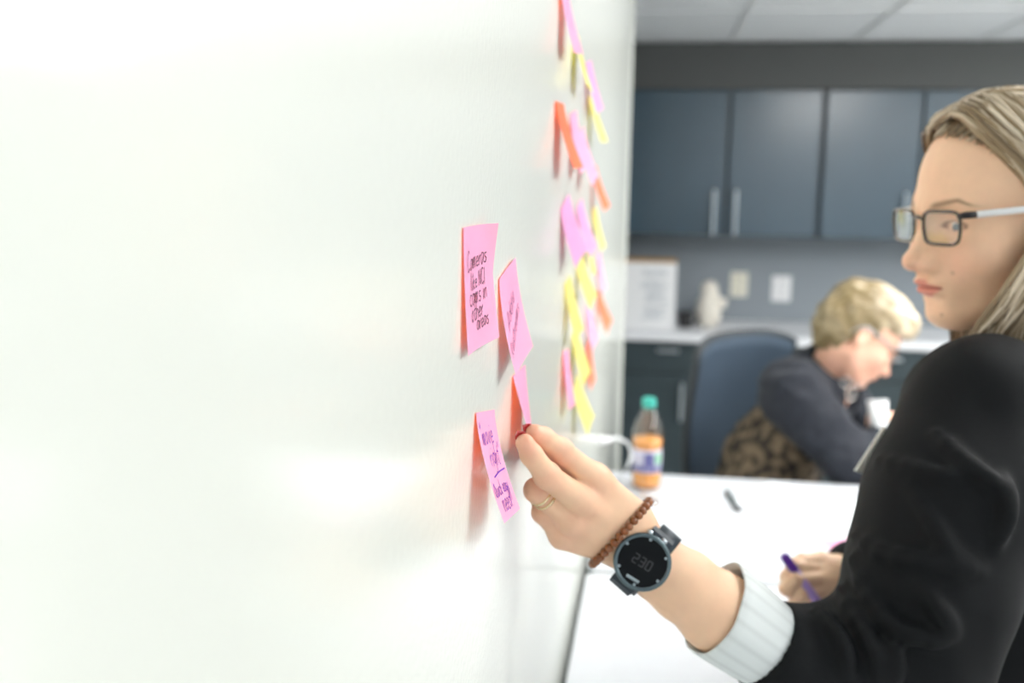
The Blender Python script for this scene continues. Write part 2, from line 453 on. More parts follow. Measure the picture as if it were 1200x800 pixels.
# ------------------------------------------------------------------ things on the worktop and the back wall
def outlet(px, py, w, h, m, label, kind):
    c = on_plane(px, py, 1, Y1)
    t = empty('wall_outlet', (c[0], Y1, c[2])); tag(t, label, 'outlet')
    MB().box((-w / 2, -0.007, -h / 2), (w / 2, -0.0002, h / 2), 0.003).build('cover_plate', m, t)
    for s in (-1, 1):
        rc = MB().box((-w * 0.26, -0.0095, s * h * 0.2 - h * 0.13), (w * 0.26, -0.0065, s * h * 0.2 + h * 0.13), 0.002).build('receptacle', m, t)
        b = MB()
        for q in (-1, 1): b.box((q * w * 0.1 - 0.002, -0.0102, s * h * 0.2 - 0.006), (q * w * 0.1 + 0.002, -0.0094, s * h * 0.2 + 0.006))
        b.build('slot', M['slot'], rc)
    MB().lathe([(0.003, 0), (0.002, 0.0015)], 10).build('screw', M['steel'], t).matrix_local = Matrix.Translation((0, -0.0068, 0)) @ Matrix.Rotation(R(90), 4, 'X')
outlet(866, 333, 0.095, 0.14, M['cream_plastic'], 'cream wall outlet plate above the worktop', 'outlet')
outlet(915.5, 338, 0.105, 0.145, M['white_plastic'], 'white wall outlet plate above the worktop, right of the cream one', 'outlet')

# framed notice / white box standing on the worktop against the whiteboard wall's end
M['print'] = mat('faint_print', (0.48, 0.52, 0.56), 0.7, noise=(40, 0.2))
M['brown_edge'] = mat('cardboard_edge', (0.5, 0.3, 0.12), 0.8, noise=(50, 0.15))
pl, pr = on_plane(722, 388, 1, 5.2), on_plane(790, 388, 1, 5.2)
ztop = on_plane(760, 305, 1, 5.2)[2]
t = empty('document_box', ((pl[0] + pr[0]) / 2, 5.22, CZ)); tag(t, 'white box with a printed front standing on the worktop by the whiteboard wall', 'box')
w = (pr[0] - pl[0]) / 2; hgt = ztop - CZ
MB().box((-w, 0, 0), (w, 0.2, hgt - 0.012), 0.004).build('body', M['white_plastic'], t)
MB().box((-w - 0.002, -0.002, hgt - 0.012), (w + 0.002, 0.202, hgt), 0.003).build('lid', M['brown_edge'], t)
pm = MB()
random.seed(3)
for i in range(15):
    zz = hgt * (0.84 - 0.048 * i)
    if i in (2, 10): continue
    x0 = -w * 0.1 + random.uniform(-0.02, 0.02); x1 = w * random.uniform(0.5, 0.8)
    pm.box((x0, -0.0012, zz - 0.004), (x1, -0.0002, zz + 0.004))
pm.build('printed_text', M['print'], t)

# cream lumpy paper bag and little black cup
M['cream_paper'] = mat('cream_paper', (0.78, 0.74, 0.66), 0.8, noise=(30, 0.06), bump=(60, 0.4, 0.004))
c = on_plane(829, 374, 1, 5.45)
def bag(p):
    q = p.copy()
    d = cone(q, (0.0, 0, 0.06), (0.0, 0, 0.12), 0.072, 0.055)
    d = smin(d, ball(q, (0.005, 0, 0.2), 0.045), 0.03)
    d = smin(d, ball(q, (0.07, -0.02, 0.13), 0.03), 0.03)
    return np.maximum(d + vnoise(q * 40) * 0.006, 0.0005 - q[:, 2])
V, Q = nets(bag, (-0.13, -0.13, -0.02), (0.15, 0.13, 0.29), 0.006)
o = np_mesh('paper_bag', V, Q, M['cream_paper']); o.location = (c[0], 5.45, CZ)
tag(o, 'crumpled cream paper bag standing on the worktop below the outlets', 'bag')
c = on_plane(803, 376, 1, 5.36)
t = empty('black_cup', (c[0], 5.36, CZ)); tag(t, 'small black cup on the worktop beside the white box', 'cup')
MB().lathe([(0.03, 0), (0.036, 0.01), (0.04, 0.085), (0.037, 0.085), (0.033, 0.012), (0.001, 0.01)], 20).build('bowl', M['black'], t, True)
MB().tube(bez([(0.036, 0, 0.07), (0.062, 0, 0.065), (0.062, 0, 0.03), (0.036, 0, 0.022)], 10), 0.005, 8).build('handle', M['black'], t, True)

# ------------------------------------------------------------------ two standing-height tables
TZ = 0.965
def table(name, label, x0, x1, y0, y1):
    t = empty(name, ((x0 + x1) / 2, (y0 + y1) / 2, 0)); tag(t, label, 'table')
    a, b = (x1 - x0) / 2, (y1 - y0) / 2
    def rounded(e, zc, th, off):
        bm = bmesh.new(); bmesh.ops.create_cube(bm, size=1)
        for q in bm.verts: q.co = Vector((q.co.x * 2 * (a - e), q.co.y * 2 * (b - e), zc + q.co.z * th))
        ed = [k for k in bm.edges if abs(k.verts[0].co.z - k.verts[1].co.z) > th * 0.5]
        bmesh.ops.bevel(bm, geom=ed, offset=off, segments=5, affect='EDGES', profile=0.5)
        return MB().bm(bm)
    rounded(0.003, TZ - 0.012, 0.024, 0.02).build('tabletop', M['table'], t)
    rounded(0.0, TZ - 0.0135, 0.024, 0.022).build('edge_shade_rim', M['edge_shade'], t)  # dark rim added to draw the shaded gap along the wall
    for sx in (-1, 1):
        for sy in (-1, 1):
            lx, ly = sx * (a - 0.06), sy * (b - 0.06)
            lg = MB().tube([(lx, ly, 0.012), (lx, ly, TZ - 0.03)], 0.021, 14).build('leg', M['metal_dark'], t, True)
            MB().lathe([(0.026, 0), (0.026, 0.012), (0.018, 0.016)], 14, (lx, ly, 0)).build('foot', M['black'], lg)
    for sy in (-1, 1):
        MB().box((-a + 0.05, sy * (b - 0.0625) - 0.0125, TZ - 0.075), (a - 0.05, sy * (b - 0.0625) + 0.0125, TZ - 0.03)).build('apron', M['metal_dark'], t)
    return t
table('side_table', 'narrow white table under the reaching arm, its edge along the whiteboard wall', 0.007, 0.40, 0.25, 1.689)
table('meeting_table', 'wide white table with the bottle and the dark pen on it', 0.007, 1.6, 1.692, 2.33)

# ================================================================== sticky notes on the whiteboard wall
PINK = paper_mat('pink_paper', (0.58, 0.335, 0.51), (0.44, 0.065, 0.010))
CORAL = paper_mat('coral_paper', (0.62, 0.18, 0.11), (0.45, 0.06, 0.008))
LILAC = paper_mat('lilac_paper', (0.52, 0.30, 0.52), (0.34, 0.08, 0.08))
YELLOW = paper_mat('yellow_paper', (0.50, 0.48, 0.20), (0.36, 0.30, 0.006))
INK = {'black': mat('dark_ink', (0.05, 0.015, 0.045), 0.6, noise=(200, 0.2)), 'purple': mat('purple_ink', (0.16, 0.02, 0.42), 0.6, noise=(200, 0.2)),
       'grey': mat('faint_ink', (0.25, 0.07, 0.2), 0.6, noise=(200, 0.2))}
G = {  # single-stroke handwriting, each glyph a list of polylines in a unit box (x right, y up), width last
 'a': ([[(.8, .55), (.4, .62), (.08, .3), (.35, .02), (.75, .35), (.8, .6), (.82, .05)]], .9),
 'c': ([[(.7, .55), (.35, .62), (.08, .3), (.35, .02), (.75, .12)]], .8),
 'd': ([[(.75, .5), (.35, .6), (.08, .3), (.4, .02), (.75, .3), (.85, 1.1), (.85, .02)]], .95),
 'e': ([[(.1, .3), (.7, .38), (.5, .62), (.12, .4), (.25, .04), (.75, .12)]], .8),
 'h': ([[(.15, 1.1), (.12, 0), (.2, .4), (.5, .6), (.68, .4), (.7, 0)]], .85),
 'i': ([[(.2, .6), (.22, 0)], [(.24, .85), (.26, .9)]], .42),
 'k': ([[(.15, 1.1), (.12, 0)], [(.65, .6), (.15, .3), (.7, 0)]], .8),
 'l': ([[(.2, 1.1), (.2, 0)]], .4),
 'm': ([[(.1, .6), (.12, 0), (.2, .45), (.42, .6), (.5, 0), (.58, .45), (.8, .6), (.9, 0)]], 1.1),
 'n': ([[(.12, .6), (.14, 0), (.25, .45), (.55, .6), (.7, .4), (.72, 0)]], .88),
 'o': ([[(.45, .6), (.1, .35), (.35, 0), (.75, .25), (.55, .6), (.4, .58)]], .85),
 'r': ([[(.15, .6), (.16, 0), (.22, .4), (.6, .62)]], .65),
 's': ([[(.65, .58), (.2, .52), (.3, .34), (.65, .2), (.4, 0), (.1, .06)]], .75),
 't': ([[(.35, 1.0), (.32, .05), (.55, .03)], [(.08, .62), (.65, .66)]], .65),
 'u': ([[(.12, .6), (.14, .15), (.4, .02), (.7, .3), (.74, .6), (.76, .02)]], .9),
 'v': ([[(.1, .6), (.35, .02), (.7, .62)]], .75),
 'y': ([[(.1, .6), (.35, .15)], [(.72, .62), (.35, -.1), (.1, -.35)]], .8),
 'g': ([[(.75, .5), (.4, .6), (.1, .32), (.4, .05), (.72, .35), (.78, .6), (.7, -.3), (.2, -.32)]], .9),
 'q': ([[(.75, .5), (.4, .6), (.1, .32), (.4, .05), (.72, .35), (.78, .6), (.74, -.4)]], .9),
 'C': ([[(.8, .95), (.4, 1.1), (.08, .55), (.35, .0), (.8, .15)]], .9),
 'N': ([[(.1, 0), (.14, 1.05), (.7, .05), (.75, 1.1)]], .95),
 'I': ([[(.2, 1.1), (.18, -.05)]], .4),
 'B': ([[(.15, 0), (.18, 1.1), (.65, .9), (.2, .55), (.7, .3), (.1, 0)]], .85),
 'R': ([[(.15, 0), (.18, 1.1), (.7, .85), (.2, .5), (.75, 0)]], .85),
 'A': ([[(.05, 0), (.45, 1.1), (.8, 0)], [(.2, .4), (.65, .42)]], .9),
 'Y': ([[(.08, 1.05), (.4, .55)], [(.8, 1.1), (.3, 0)]], .85),
 'Q': ([[(.45, 1.05), (.08, .5), (.4, 0), (.8, .5), (.5, 1.05)], [(.5, .25), (.9, -.1)]], 1.0),
 '"': ([[(.1, 1.15), (.12, .85)], [(.3, 1.15), (.32, .85)]], .45), '!': ([[(.2, 1.1), (.16, .3)], [(.15, .05), (.16, .0)]], .4), ' ': ([], .5)}

class Note:
    """a paper square stuck along its top edge: near corner (y, z) on the wall, rotation, lift of the free edge"""
    def __init__(s, y, z, rot=0, lift=0.01, far=0.0, size=0.076, curl=1.6, corner=0.0, nearlift=0.0):
        s.y, s.z, s.rot, s.lift, s.far, s.size, s.curl, s.corner, s.near = y, z, R(rot), lift, far, size, curl, corner, nearlift
    def at(s, u, v, off=0.0):
        S = s.size
        x = 0.0009 + s.lift * v ** s.curl + s.far * u ** 2 * (0.35 + 0.65 * v) + s.near * (1 - u) ** 2 * v + s.corner * max(0, u - 0.55) ** 2 * 5 * max(0, 0.42 - v) ** 1.0 * 2.4
        a, b = u * S, v * S * (1 - 0.35 * (s.lift / S) ** 2 - 0.2 * abs(s.lift / S) * v)
        c, n = math.cos(s.rot), math.sin(s.rot)
        return np.array([x + off, s.y + a * c + b * n, s.z + a * n - b * c])
    def front(s, u, v, off):
        e = 0.01
        p = s.at(u, v); du = s.at(min(u + e, 1), v) - s.at(max(u - e, 0), v); dv = s.at(u, min(v + e, 1)) - s.at(u, max(v - e, 0))
        n = np.cross(dv, du); n /= np.linalg.norm(n)
        if n[0] < 0: n = -n
        return p + n * off
def build_note(nt, m, label, group='sticky notes on the whiteboard wall', n=14, lines=None, ink='black', under=None):
    V = [nt.at(i / n, j / n) for j in range(n + 1) for i in range(n + 1)]
    F = [(j * (n + 1) + i, (j + 1) * (n + 1) + i, (j + 1) * (n + 1) + i + 1, j * (n + 1) + i + 1) for j in range(n) for i in range(n)]
    o = empty('sticky_note', nt.at(0.5, 0.0)) if lines else None
    if o is None:
        base = nt.at(0.5, 0.0)
        o = mesh('sticky_note', [v - base for v in V], F, m, None, True); o.location = base
    else:
        base = nt.at(0.5, 0.0)
        mesh('paper', [v - base for v in V], F, m, o, True)
        b = MB()
        def stroke(pts, w):
            pts = bez(pts, max(6, 5 * len(pts))) if len(pts) > 2 else [np.array(p, float) + (np.array(q, float) - np.array(p, float)) * t for p, q in [pts] for t in (0, .25, .5, .75, 1)]
            L, Rr = [], []
            for i, p in enumerate(pts):
                t = pts[min(i + 1, len(pts) - 1)] - pts[max(i - 1, 0)]; t = t / (np.linalg.norm(t) + 1e-9)
                nn = np.array([-t[1], t[0]]) * w / 2
                for lst, q in ((L, p + nn), (Rr, p - nn)):
                    u, v = min(max(q[0], 0.01), 0.99), min(max(q[1], 0.01), 0.99)
                    lst.append(nt.front(u, v, 0.00025) - base)
            k = len(L)
            b.add(L + Rr, [(i, i + 1, k + i + 1, k + i) for i in range(k - 1)])
        for (text, u0, v0, size, slope, slant, w) in lines:
            x = 0.0
            for ch in text:
                st, wd = G[ch]
                for pl in st:
                    pts = []
                    for (a, c) in pl:
                        gx_ = (x + a * 0.62) * 1.75 + c * slant + random.uniform(-.03, .03); gy_ = c + random.uniform(-.04, .04)
                        pts.append(np.array([u0 + gx_ * size, v0 - gy_ * size * 1.45 - gx_ * size * slope * 0.3]))
                    stroke(pts, w)
                x += wd * 0.66
        if under: stroke([np.array(p) for p in under], 0.016)
        b.build('handwriting', INK[ink], o)
    tag(o, label, 'sticky note', group)
    return o
random.seed(5)
n1 = Note(0.570, 1.6155, 0, 0.0035, 0.0065, corner=0.006)
build_note(n1, PINK, 'pink sticky note nearest the camera, with five lines of black handwriting', lines=[
    ('Cameras', 0.12, 0.36, 0.098, 0.22, 0.12, 0.0105), ('like NCI', 0.22, 0.515, 0.085, 0.18, 0.12, 0.0105), ('cams in', 0.16, 0.64, 0.098, 0.16, 0.12, 0.0105),
    ('other', 0.2, 0.765, 0.092, 0.16, 0.15, 0.0105), ('areas', 0.36, 0.855, 0.085, 0.16, 0.15, 0.0105)])
n2 = Note(0.704, 1.5735, 8, 0.012, 0.003)
build_note(n2, PINK, 'tilted pink sticky note with two faint slanted lines, right of the nearest one', lines=[
    ('Addie', 0.18, 0.6, 0.11, 1.5, 0.1, 0.0105), ('Restrooms', 0.08, 0.85, 0.088, 1.5, 0.1, 0.0105)], ink='grey')
n3 = Note(0.617, 1.495, -11, 0.0215, 0.0, curl=1.35)
build_note(n3, PINK, 'lowest pink sticky note, its underlined purple writing bent away from the wall', lines=[
    ('"movie', 0.06, 0.3, 0.125, 0.0, 0.12, 0.013), ('right"', 0.28, 0.5, 0.125, -0.05, 0.12, 0.013),
    ('Quick easy', 0.05, 0.77, 0.085, 0.0, 0.12, 0.013), ('need!!', 0.22, 0.93, 0.12, 0.0, 0.12, 0.013)], ink='purple', under=[(0.25, 0.6), (0.55, 0.575), (0.9, 0.57)])
n4 = Note(0.782, 1.4880, -3, 0.010, 0.0, curl=1.2, size=0.076, nearlift=0.014)
build_note(n4, PINK, 'pink sticky note pinched between the fingers of the reaching hand')
far = [  # px, py of the near top corner on the wall, rotation, lift, far-edge lift, paper, what sets it apart
 (655, -22, 6, 0.016, 0.004, PINK, 'topmost pink sticky note, cut by the upper edge of the picture'),
 (671, 28, -4, 0.018, 0.004, YELLOW, 'bright yellow sticky note nearest the top of the cluster'),
 (686, 74, 10, 0.016, 0.006, LILAC, 'lilac sticky note just under the topmost yellow one'),
 (690, 112, 4, 0.020, 0.006, YELLOW, 'pale yellow sticky note under the topmost lilac one'),
 (650, 118, 2, 0.021, 0.004, CORAL, 'big orange-red sticky note standing out at the left of the cluster'),
 (667, 134, 8, 0.014, 0.004, PINK, 'narrow pink sticky note right of the big orange-red one'),
 (677, 158, 12, 0.020, 0.003, PINK, 'pink sticky note overlapping the coral one at mid height'),
 (693, 198, 6, 0.022, 0.006, CORAL, 'coral sticky note at the right edge of the cluster, above the yellow one'),
 (656, 246, 14, 0.018, 0.008, LILAC, 'lilac sticky note at the left, level with the cabinet handles'),
 (675, 244, 10, 0.020, 0.004, LILAC, 'second lilac sticky note, right of the one level with the cabinet handles'),
 (694, 246, 4, 0.016, 0.004, YELLOW, 'yellow sticky note at the right edge, below the coral one'),
 (685, 268, 0, 0.012, 0.002, YELLOW, 'small-looking yellow sticky note tucked between the lilac and yellow ones'),
 (699, 298, 2, 0.012, 0.004, PINK, 'faint pink sticky note in front of the white box'),
 (674, 308, 12, 0.021, 0.004, YELLOW, 'long pale yellow sticky note in the middle of the lower cluster'),
 (661, 333, 4, 0.015, 0.004, YELLOW, 'yellow sticky note at the left of the lower cluster'),
 (698, 352, 14, 0.022, 0.006, CORAL, 'coral sticky note level with the worktop edge'),
 (686, 362, 8, 0.012, 0.004, PINK, 'pale pink sticky note just left of the coral one at worktop level'),
 (669, 394, 6, 0.018, 0.004, YELLOW, 'yellow sticky note just below the worktop level'),
 (659, 412, -6, 0.010, 0.002, PINK, 'bright pink sticky note low at the left of the cluster'),
 (687, 408, 4, 0.008, 0.003, CORAL, 'small coral sticky note low at the right of the cluster'),
 (671, 458, 10, 0.022, 0.004, YELLOW, 'lowest yellow sticky note, just above the fingers'),
]
for (px, py, rot, lift, farl, m_, lab) in far:
    c = on_plane(px, py, 0, 0.0)
    build_note(Note(c[1], c[2], rot, lift, farl, curl=1.3), m_, lab, n=10)

# ================================================================== people
def unit(v): v = np.array(v, float); return v / np.linalg.norm(v)
def frame_from(fwd, up):
    x = unit(fwd); z = np.array(up, float); z = unit(z - x * z.dot(x)); y = np.cross(z, x)
    return np.stack([x, y, z], 1)          # columns: forward, left, up
class Head:
    """a head in its own frame: x forward, y to its left, z up, eyes at z = 0, nose tip at x = 0.112 (metres)"""
    def __init__(s, o, A, scale=1.0): s.o, s.A, s.k = np.array(o, float), A, scale
    def w(s, q): return s.o + (np.atleast_2d(np.array(q, float)) * s.k) @ s.A.T
    def l(s, p): return (((p - s.o) @ s.A) / s.k).astype(np.float32)
    def field_local(s, q):
        a = q.copy(); a[:, 1] = np.abs(a[:, 1])                      # faces are close to symmetric
        d = ell(q, (-0.004, 0, 0.036), (0.094, 0.073, 0.084))
        d = smin(d, ell(q, (0.028, 0, -0.028), (0.058, 0.057, 0.080)), 0.03)
        d = smin(d, cone(a, (0.002, 0.047, -0.052), (0.06, 0.014, -0.094), 0.019, 0.016), 0.028)
        d = smin(d, ell(a, (0.069, 0.0, -0.0945), (0.019, 0.019, 0.0145)), 0.016)
        d = smin(d, ball(a, (0.056, 0.041, -0.03), 0.022), 0.03)
        d = smin(d, cone(a, (0.083, 0.006, 0.016), (0.066, 0.045, 0.018), 0.011, 0.010), 0.018)
        d = smax(d, -ell(a, (0.098, 0.031, -0.003), (0.02, 0.02, 0.0125)), 0.014)
        d = smin(d, ell(q, (0.074, 0, -0.06), (0.018, 0.028, 0.024)), 0.018)
        # nose
        nose = chain(q, [(0.084, 0, 0.006), (0.095, 0, -0.015), (0.1065, 0, -0.034)], [0.0062, 0.0070, 0.0088], 0.006)
        nose = smin(nose, ball(q, (0.1062, 0, -0.0368), 0.0096), 0.006)
        nose = smin(nose, ell(a, (0.0955, 0.0115, -0.0405), (0.0110, 0.0070, 0.0078)), 0.006)
        nose = smin(nose, cone(a, (0.088, 0.006, -0.01), (0.09, 0.012, -0.036), 0.006, 0.0075), 0.010)
        d = smin(d, nose, 0.011)
        d = smax(d, -ell(a, (0.099, 0.0065, -0.0475), (0.006, 0.0032, 0.003)), 0.003)
        # lips
        d = smin(d, ell(a, (0.0885, 0.005, -0.0598), (0.0095, 0.0185, 0.0052)), 0.006)
        d = smin(d, ell(a, (0.0875, 0.0, -0.0695), (0.0098, 0.0185, 0.0062)), 0.006)
        d = smax(d, -ell(q, (0.1, 0, -0.0642), (0.013, 0.024, 0.0010)), 0.003)
        d = smax(d, -ell(q, (0.1, 0, -0.0815), (0.0145, 0.022, 0.006)), 0.012)
        # eyelids over the eyeballs
        d = smin(d, ball(a, (0.0675, 0.031, -0.001), 0.0128), 0.004)
        d = smax(d, -ell(a, (0.081, 0.0315, -0.0012), (0.006, 0.0125, 0.0042)), 0.002)
        # ears
        e = ell(a, (-0.006, 0.0735, -0.012), (0.017, 0.007, 0.031)); e = smax(e, -ell(a, (-0.003, 0.083, -0.01), (0.010, 0.007, 0.021)), 0.004)
        d = smin(d, e, 0.008)
        return d
    def field(s, p): return s.field_local(s.l(p)) * s.k
    def tones(s, p, skin, base=None):
        q = s.l(p); a = q.copy(); a[:, 1] = np.abs(a[:, 1])
        c = np.tile(np.array(skin, float), (len(q), 1)) if base is None else base
        def blend(mask, col):
            mk = np.clip(mask, 0, 1)[:, None]; c[:] = c * (1 - mk) + np.array(col) * mk
        blend(0.30 * np.exp(-(((a - (0.07, 0.04, -0.035)) / (0.03, 0.022, 0.02)) ** 2).sum(1)), (0.85, 0.36, 0.27))
        blend(0.35 * np.exp(-(((q - (0.107, 0, -0.038)) / (0.014, 0.014, 0.012)) ** 2).sum(1)), (0.85, 0.36, 0.27))
        fr = q[:, 0] > 0.06
        # lips, fading at the corners
        hw = 0.0225
        t = np.clip(a[:, 1] / hw, 0, 1)
        top = -0.0565 - 0.0062 * t ** 1.6 + 0.0012 * np.exp(-((a[:, 1] - 0.006) / 0.004) ** 2); bot = -0.0755 + 0.0105 * t ** 2
        zz = q[:, 2]
        blend(0.78 * fr * (a[:, 1] < hw) * np.clip((top - zz) / 0.0012 + 0.5, 0, 1) * np.clip((zz - bot) / 0.0012 + 0.5, 0, 1), (0.62, 0.17, 0.14))
        blend(0.7 * fr * (a[:, 1] < 0.0225) * np.exp(-((zz + 0.0643) / 0.0009) ** 2), (0.25, 0.06, 0.05))
        # nostrils, their inner shade painted into the tone
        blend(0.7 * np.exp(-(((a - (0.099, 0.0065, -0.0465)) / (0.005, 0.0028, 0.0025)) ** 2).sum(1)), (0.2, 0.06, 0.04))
        # brows
        zb = 0.0195 + 0.0055 * np.clip((a[:, 1] - 0.014) / 0.026, 0, 1) - 0.0075 * np.clip((a[:, 1] - 0.042) / 0.018, 0, 1)
        wd = 0.0030 - 0.0016 * np.clip((a[:, 1] - 0.03) / 0.02, 0, 1)
        blend(0.85 * (q[:, 0] > 0.04) * np.clip((a[:, 1] - 0.012) / 0.008, 0, 1) * np.clip((0.060 - a[:, 1]) / 0.01, 0, 1) * np.exp(-((zz - zb) / wd) ** 2), (0.2, 0.11, 0.055))
        # lash lines and lid crease
        r_ = np.sqrt(((a[:, 1] - 0.0315) / 0.0135) ** 2 + ((zz + 0.001) / 0.0052) ** 2)
        blend(0.75 * (q[:, 0] > 0.06) * np.exp(-((r_ - 1.0) / 0.16) ** 2) * (zz > -0.003), (0.10, 0.05, 0.035))
        blend(0.35 * (q[:, 0] > 0.06) * np.exp(-((r_ - 1.0) / 0.2) ** 2), (0.35, 0.14, 0.1))
        for my, mz in ((0.033, -0.048), (0.0155, -0.093)):            # two small moles
            blend(0.7 * (q[:, 0] > 0.03) * np.exp(-(((q[:, 1] - my) / 0.0016) ** 2 + ((zz - mz) / 0.0016) ** 2)), (0.25, 0.11, 0.06))
        return c
SKIN = (0.87, 0.57, 0.375)
M['skin'] = mat('skin', (0.8, 0.5, 0.36), 0.5, attr='tone', sss=0.12, noise=(90, 0.03), bump=(900, 0.06, 0.0006), spec=0.4)
M['hair'] = mat('hair', (0.4, 0.3, 0.2), 0.42, attr='tone', bump=(300, 0.25, 0.001), spec=0.5)
M['blazer'] = mat('black_wool', (0.003, 0.004, 0.005), 0.75, noise=(500, 0.25), bump=(1500, 0.35, 0.0006), spec=0.27)
M['trouser'] = mat('dark_trousers', (0.02, 0.022, 0.03), 0.85, noise=(300, 0.2), bump=(900, 0.2, 0.0006))
M['shoe'] = mat('black_leather', (0.015, 0.014, 0.014), 0.35, noise=(100, 0.1))
M['eye_white'] = mat('eye_white', (0.85, 0.83, 0.8), 0.15, noise=(300, 0.03))
M['iris'] = mat('iris', (0.12, 0.16, 0.2), 0.1, noise=(900, 0.3))
M['nail'] = mat('red_nail', (0.5, 0.03, 0.035), 0.2, coat=0.5, noise=(200, 0.05))

# ------------------------------------------------------------------ the standing woman
HO = P(1179, 254, 1.045)
_b = -ray(1179, 254); _ang = math.atan2(_b[1], _b[0]) - R(55)
_p = R(6)
fw = np.array([math.cos(_ang) * math.cos(_p), math.sin(_ang) * math.cos(_p), -math.sin(_p)])
H1 = Head(HO, frame_from(fw, (0, 0, 1)), 1.0)

NECK = H1.w((-0.05, 0, -0.165))[0]
LEFT = unit((-0.40, -0.92, 0)); FACE = unit((-0.92, 0.40, 0))
SH = P(1152, 486, 0.955); EL = P(1064, 778, 0.905); WR = P(731, 624, 0.853)
SHR = NECK + np.array([0.05, 0.165, -0.05]); ELR = np.array([0.53, 1.44, 1.14]); WRR = P(1000, 668, 1.30)
RH = P(950, 676, 1.27)
CH = (SH + SHR) / 2 + np.array([0.02, 0, -0.17])

MCP = [P(697, 562, .83), P(683, 588, .82), P(669, 609, .825), P(659, 627, .84)]
FING = [([MCP[0], P(657, 528, .800), P(637, 513, .785), P(626, 507, .776)], [.0118, .0095, .0084, .0070]),
        ([MCP[1], P(641, 557, .785), P(623, 533, .768), P(615, 519, .760)], [.0118, .0098, .0086, .0072]),
        ([MCP[2], P(628, 574, .803), P(635, 590, .834), P(650, 597, .852)], [.0108, .0088, .0080, .0070]),
        ([MCP[3], P(636, 600, .822), P(642, 609, .846), P(652, 611, .860)], [.0098, .0082, .0072, .0062])]
THUMB = ([P(722, 603, .872), P(678, 558, .868), P(648, 532, .835), P(630, 514, .797)], [.017, .0125, .0102, .0078])
wax = unit(WR - P(840, 714, .877))                                   # along the wrist towards the hand
wwid = unit(np.cross(wax, CF)); wsgn = 1.0 if wwid @ (MCP[0] - MCP[3]) > 0 else -1.0
def forearm(p):
    a, b, c = P(768, 663, .862), P(800, 685, .868), P(840, 716, .877)
    d = chain(p, [EL, P(940, 782, .893), P(890, 750, .888), c, b, a, WR], [.038, .030, .031, .0335, .0285, .0228, .0215], 0.012)
    d = smin(d, chain(p, [WR + wwid * 0.0075, a + wwid * 0.004, b + wwid * 0.003], [.0185, .0205, .026], .01), 0.008)
    d = smin(d, chain(p, [WR - wwid * 0.0075, a - wwid * 0.004, b - wwid * 0.003], [.0185, .0205, .026], .01), 0.008)
    return d
def left_arm(p):
    d = smin(forearm(p), cone(p, SH, EL, .055, .040), 0.02)
    for i, off in enumerate((0.012, 0.004, -0.004, -0.012)):
        d = smin(d, cone(p, WR + wwid * off * wsgn, MCP[i], .0185, .0120), 0.009)
    for i in range(3): d = smin(d, cone(p, (MCP[i] * 2 + WR) / 3 + CF * .003, (MCP[i] + MCP[i + 1]) / 2 + CF * .003, .0105, .0085), 0.008)
    web = cone(p, THUMB[0][1], MCP[0], .009, .010)
    d = smin(d, web, 0.014)
    d = smin(d, chain(p, THUMB[0][:2], THUMB[1][:2], .01), 0.016)
    f = chain(p, THUMB[0][1:], THUMB[1][1:], .004)
    for pts, rad in FING:
        c = chain(p, pts, rad, .0035)
        c = smin(c, ball(p, pts[1], rad[1] * 1.07), .004)
        c = smin(c, ball(p, pts[0] - CF * 0.0062 + CU * 0.001, rad[0] * 0.92), .0045)
        d = smin(d, chain(p, [pts[0] * .75 + pts[1] * .25, pts[0]], [rad[0] * 0.95, rad[0]], .004), .005)
        f = smin(f, c, 0.0012)
    d = smin(d, f, 0.003)
    for a_, b_ in ((0, WR), (1, WR), (2, WR)):                          # tendons on the back of the hand
        d = smin(d, cone(p, MCP[a_] - CF * 0.0075, MCP[a_] * .3 + WR * .7 - CF * 0.012, .0042, .0028), 0.005)
    return d
V1, Q1 = nets(left_arm, np.minimum.reduce([SH, EL, WR, P(600, 500, .76)]) - 0.07, np.maximum.reduce([SH, EL, WR, P(600, 500, .76)]) + 0.07, 0.00165)
# right hand holding the marker, arm back into the sleeve
hr = unit(WRR - RH); up_ = np.array([0, 0, 1.0])
def RP(px, py, d): return P(px, py, d)
RF = [([RP(962, 668, 1.275), RP(932, 664, 1.245), RP(922, 676, 1.245), RP(930, 686, 1.25)], [.0105, .0095, .0088, .0075]),
      ([RP(964, 678, 1.265), RP(930, 678, 1.235), RP(921, 690, 1.240), RP(934, 697, 1.25)], [.0108, .0096, .0088, .0076]),
      ([RP(966, 690, 1.265), RP(938, 694, 1.240), RP(932, 704, 1.247), RP(946, 706, 1.26)], [.0105, .0092, .0085, .0073]),
      ([RP(970, 700, 1.270), RP(948, 704, 1.250), RP(944, 710, 1.257), RP(956, 711, 1.27)], [.0095, .0085, .0075, .0066])]
RT = ([RP(985, 668, 1.285), RP(962, 657, 1.285), RP(940, 658, 1.262), RP(927, 662, 1.250)], [.014, .0115, .0098, .008])
def right_arm(p):
    d = chain(p, [SHR, ELR, WRR], [.055, .045, .025], .02)
    for pts, rad in RF: d = smin(d, cone(p, WRR, pts[0], .02, .0118), .014)
    d = smin(d, chain(p, RT[0][:2], RT[1][:2], .01), .014)
    f = chain(p, RT[0][1:], RT[1][1:], .004)
    for pts, rad in RF: f = smin(f, chain(p, pts, rad, .003), .0016)
    return smin(d, f, .005)
V2, Q2 = nets(right_arm, np.minimum.reduce([SHR, ELR, WRR, RH]) - 0.075, np.maximum.reduce([SHR, ELR, WRR, RH]) + 0.075, 0.0026)
